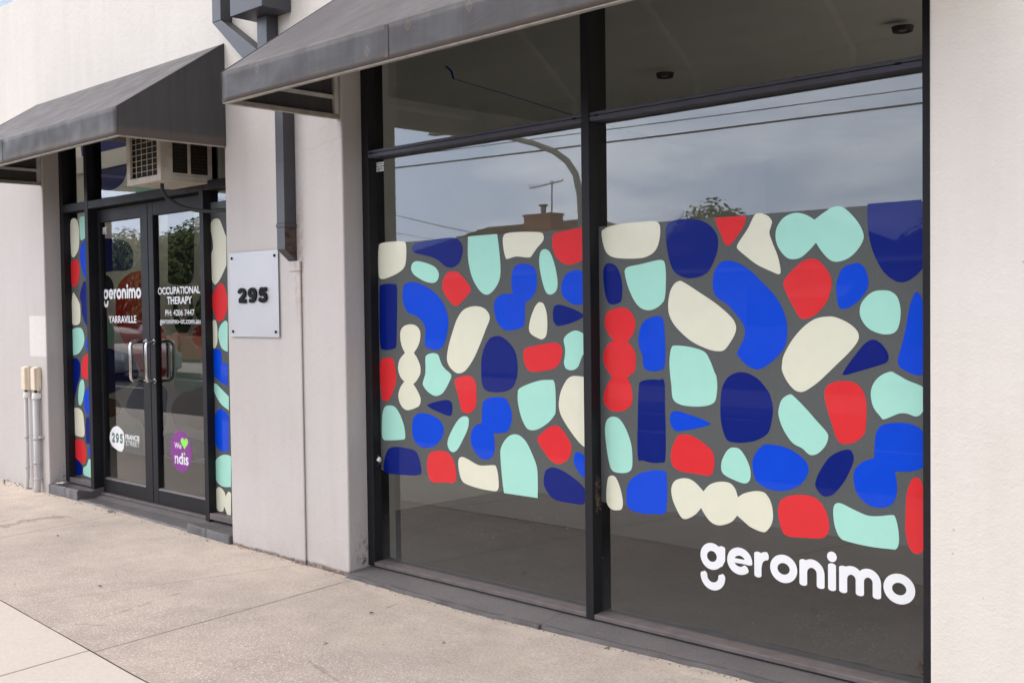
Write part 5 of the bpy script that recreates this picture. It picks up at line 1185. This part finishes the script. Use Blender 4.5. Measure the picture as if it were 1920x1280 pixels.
# street light: mast with a long curved arm
t = thing('street_lamp', (-13.82, -12.13, -.08), 'grey street light mast with long curved arm across the road', 'street lamp')
b = MB(); b.tube([(-13.82, -12.13, -.08), (-13.82, -12.13, 1), (-13.82, -12.13, 3.1), (-13.86, -12.13, 3.6), (-13.98, -12.13, 4.0), (-14.2, -12.13, 4.27), (-14.55, -12.13, 4.50), (-15.1, -12.13, 4.72), (-16.0, -12.13, 4.98), (-17.4, -12.13, 5.25)], [.10, .09, .075, .07, .065, .062, .06, .055, .05, .045], 14)
b.build('mast', 'galv', t)
b = MB(); b.hexa([(-18.1, -12.24, 5.22), (-17.35, -12.20, 5.18), (-17.35, -12.06, 5.18), (-18.1, -12.02, 5.22), (-18.0, -12.22, 5.36), (-17.35, -12.18, 5.32), (-17.35, -12.08, 5.32), (-18.0, -12.04, 5.36)]); b.build('lantern', 'galv', t, bevel=.02)
# overhead cables
def cable(pts, r_, lab):
    P_ = [Vector(p) for p in pts]; b = MB(); b.tube(P_, r_, 6, caps=False); tag(b.build('power_cable', 'cable'), lab, 'cable', 'overhead power cables')
def span(xa, za, xb, zb, y, sag, r_, lab):
    cable([(xa + (xb - xa) * i / 24, y, za + (zb - za) * i / 24 - sag * 4 * (i / 24) * (1 - i / 24)) for i in range(25)], r_, lab)
span(-45, 5.6, 8, 4.35, -12.13, .35, .018, 'thick lower power cable along the far footpath')
span(-45, 5.9, 8, 4.55, -12.13, .35, .009, 'thin power cable just above the thick one')
span(-30, 6.1, -13.4, 2.35, -12.0, .1, .008, 'thin service wire slanting down to the right, the upper of two')
span(-30, 5.15, -14.2, 2.38, -12.05, .1, .006, 'thin service wire slanting down to the right, the lower of two')

# parked car
t = thing('parked_car', (-27.1, -9.1, ZR), 'silver hatchback parked at the far kerb', 'car')
def loft(secs, name, mat, parent, bevel=0):
    b = MB(); k = len(secs[0])
    for s_ in secs: b.v += s_
    for i in range(len(secs) - 1):
        for j in range(k): b.face([i * k + j, i * k + (j + 1) % k, (i + 1) * k + (j + 1) % k, (i + 1) * k + j], 0, True)
    b.face(list(range(k))); b.face([(len(secs) - 1) * k + j for j in range(k)][::-1])
    return b.build(name, mat, parent)
cx, cy = -27.1, -9.1
def ring_(x, hw, zb, zt, r_=.12):
    return [(cx + x, cy - hw, ZR + zb), (cx + x, cy - hw, ZR + zt - r_), (cx + x, cy - hw + r_, ZR + zt), (cx + x, cy + hw - r_, ZR + zt), (cx + x, cy + hw, ZR + zt - r_), (cx + x, cy + hw, ZR + zb)]
loft([ring_(-2.1, .70, .35, .70), ring_(-1.95, .82, .22, .86), ring_(-1.0, .86, .2, .95), ring_(.9, .86, .2, .95), ring_(1.6, .84, .22, .86), ring_(2.05, .74, .3, .68)], 'body', 'car', t)
loft([ring_(-1.85, .70, .9, .96, .03), ring_(-1.45, .62, .9, 1.36, .08), ring_(-.3, .62, .9, 1.44, .08), ring_(.45, .62, .9, 1.36, .08), ring_(1.15, .72, .88, .94, .03)], 'cabin_glass', 'dglass', t)
MB().box(cx - 1.35, cx + .4, cy - .58, cy + .58, ZR + 1.42, ZR + 1.452).build('roof', 'car', t, bevel=.01)
for dx in (-1.3, 1.3):
    for s_ in (-1, 1):
        b = MB(); b.tube([(cx + dx, cy + s_ * .68, ZR + .31), (cx + dx, cy + s_ * .87, ZR + .31)], .31, 24); wh = b.build('wheel', 'tyre', t)
        b = MB(); b.tube([(cx + dx, cy + s_ * .86, ZR + .31), (cx + dx, cy + s_ * .885, ZR + .31)], .19, 18); b.build('hubcap', 'galv', wh)
for s_ in (-1, 1): MB().box(cx + 1.95, cx + 2.03, cy + s_ * .62 - .14, cy + s_ * .62 + .14, ZR + .55, ZR + .68).build('headlight', 'paper', t)

random.seed(21); b = MB()
for k in range(300):
    x = random.uniform(-9.6, -.6); y = -abs(random.gauss(0, .02)) - .003
    if -8.66 < x < -6.0 or -4.83 < x < -1.6: y -= .026
    if random.random() < .04: y = random.uniform(-1.4, -.1)
    s_ = random.uniform(.001, .0026); z = ground_z(x, y) + .002
    b.hexa([(x - s_, y - s_, z - .002), (x + s_, y - s_ * .7, z - .002), (x + s_ * .8, y + s_, z - .002), (x - s_, y + s_ * .6, z - .002), (x - s_ * .5, y - s_ * .6, z + s_), (x + s_ * .6, y - s_ * .4, z + s_ * .8), (x + s_ * .4, y + s_ * .5, z + s_), (x - s_ * .5, y + s_ * .4, z + s_ * .7)])
tag(b.build('grit', 'gritm'), 'fine dark grit scattered along the foot of the shopfront', 'grit', None, 'stuff')
random.seed(33)
for k, (x, y, lab) in enumerate(((-7.1, -.62, 'small curled brown leaf on the pavement in front of the doors'), (-4.2, -.35, 'small curled brown leaf on the pavement before the left window pane'), (-5.7, -1.0, 'small curled brown leaf near the smooth slab'))):
    b = MB(); z = ground_z(x, y) + .003; a = k * 1.7; l = .017
    P_ = lambda u, v, h: (x + math.cos(a) * u - math.sin(a) * v, y + math.sin(a) * u + math.cos(a) * v, z + h)
    b.quad([P_(-l, 0, .002), P_(0, -l * .45, .006), P_(l, 0, .003), P_(0, 0, .001)]); b.quad([P_(-l, 0, .002), P_(0, 0, .001), P_(l, 0, .003), P_(0, l * .45, .007)])
    tag(b.build('fallen_leaf', 'bark'), lab, 'leaf', 'fallen leaves on the pavement')
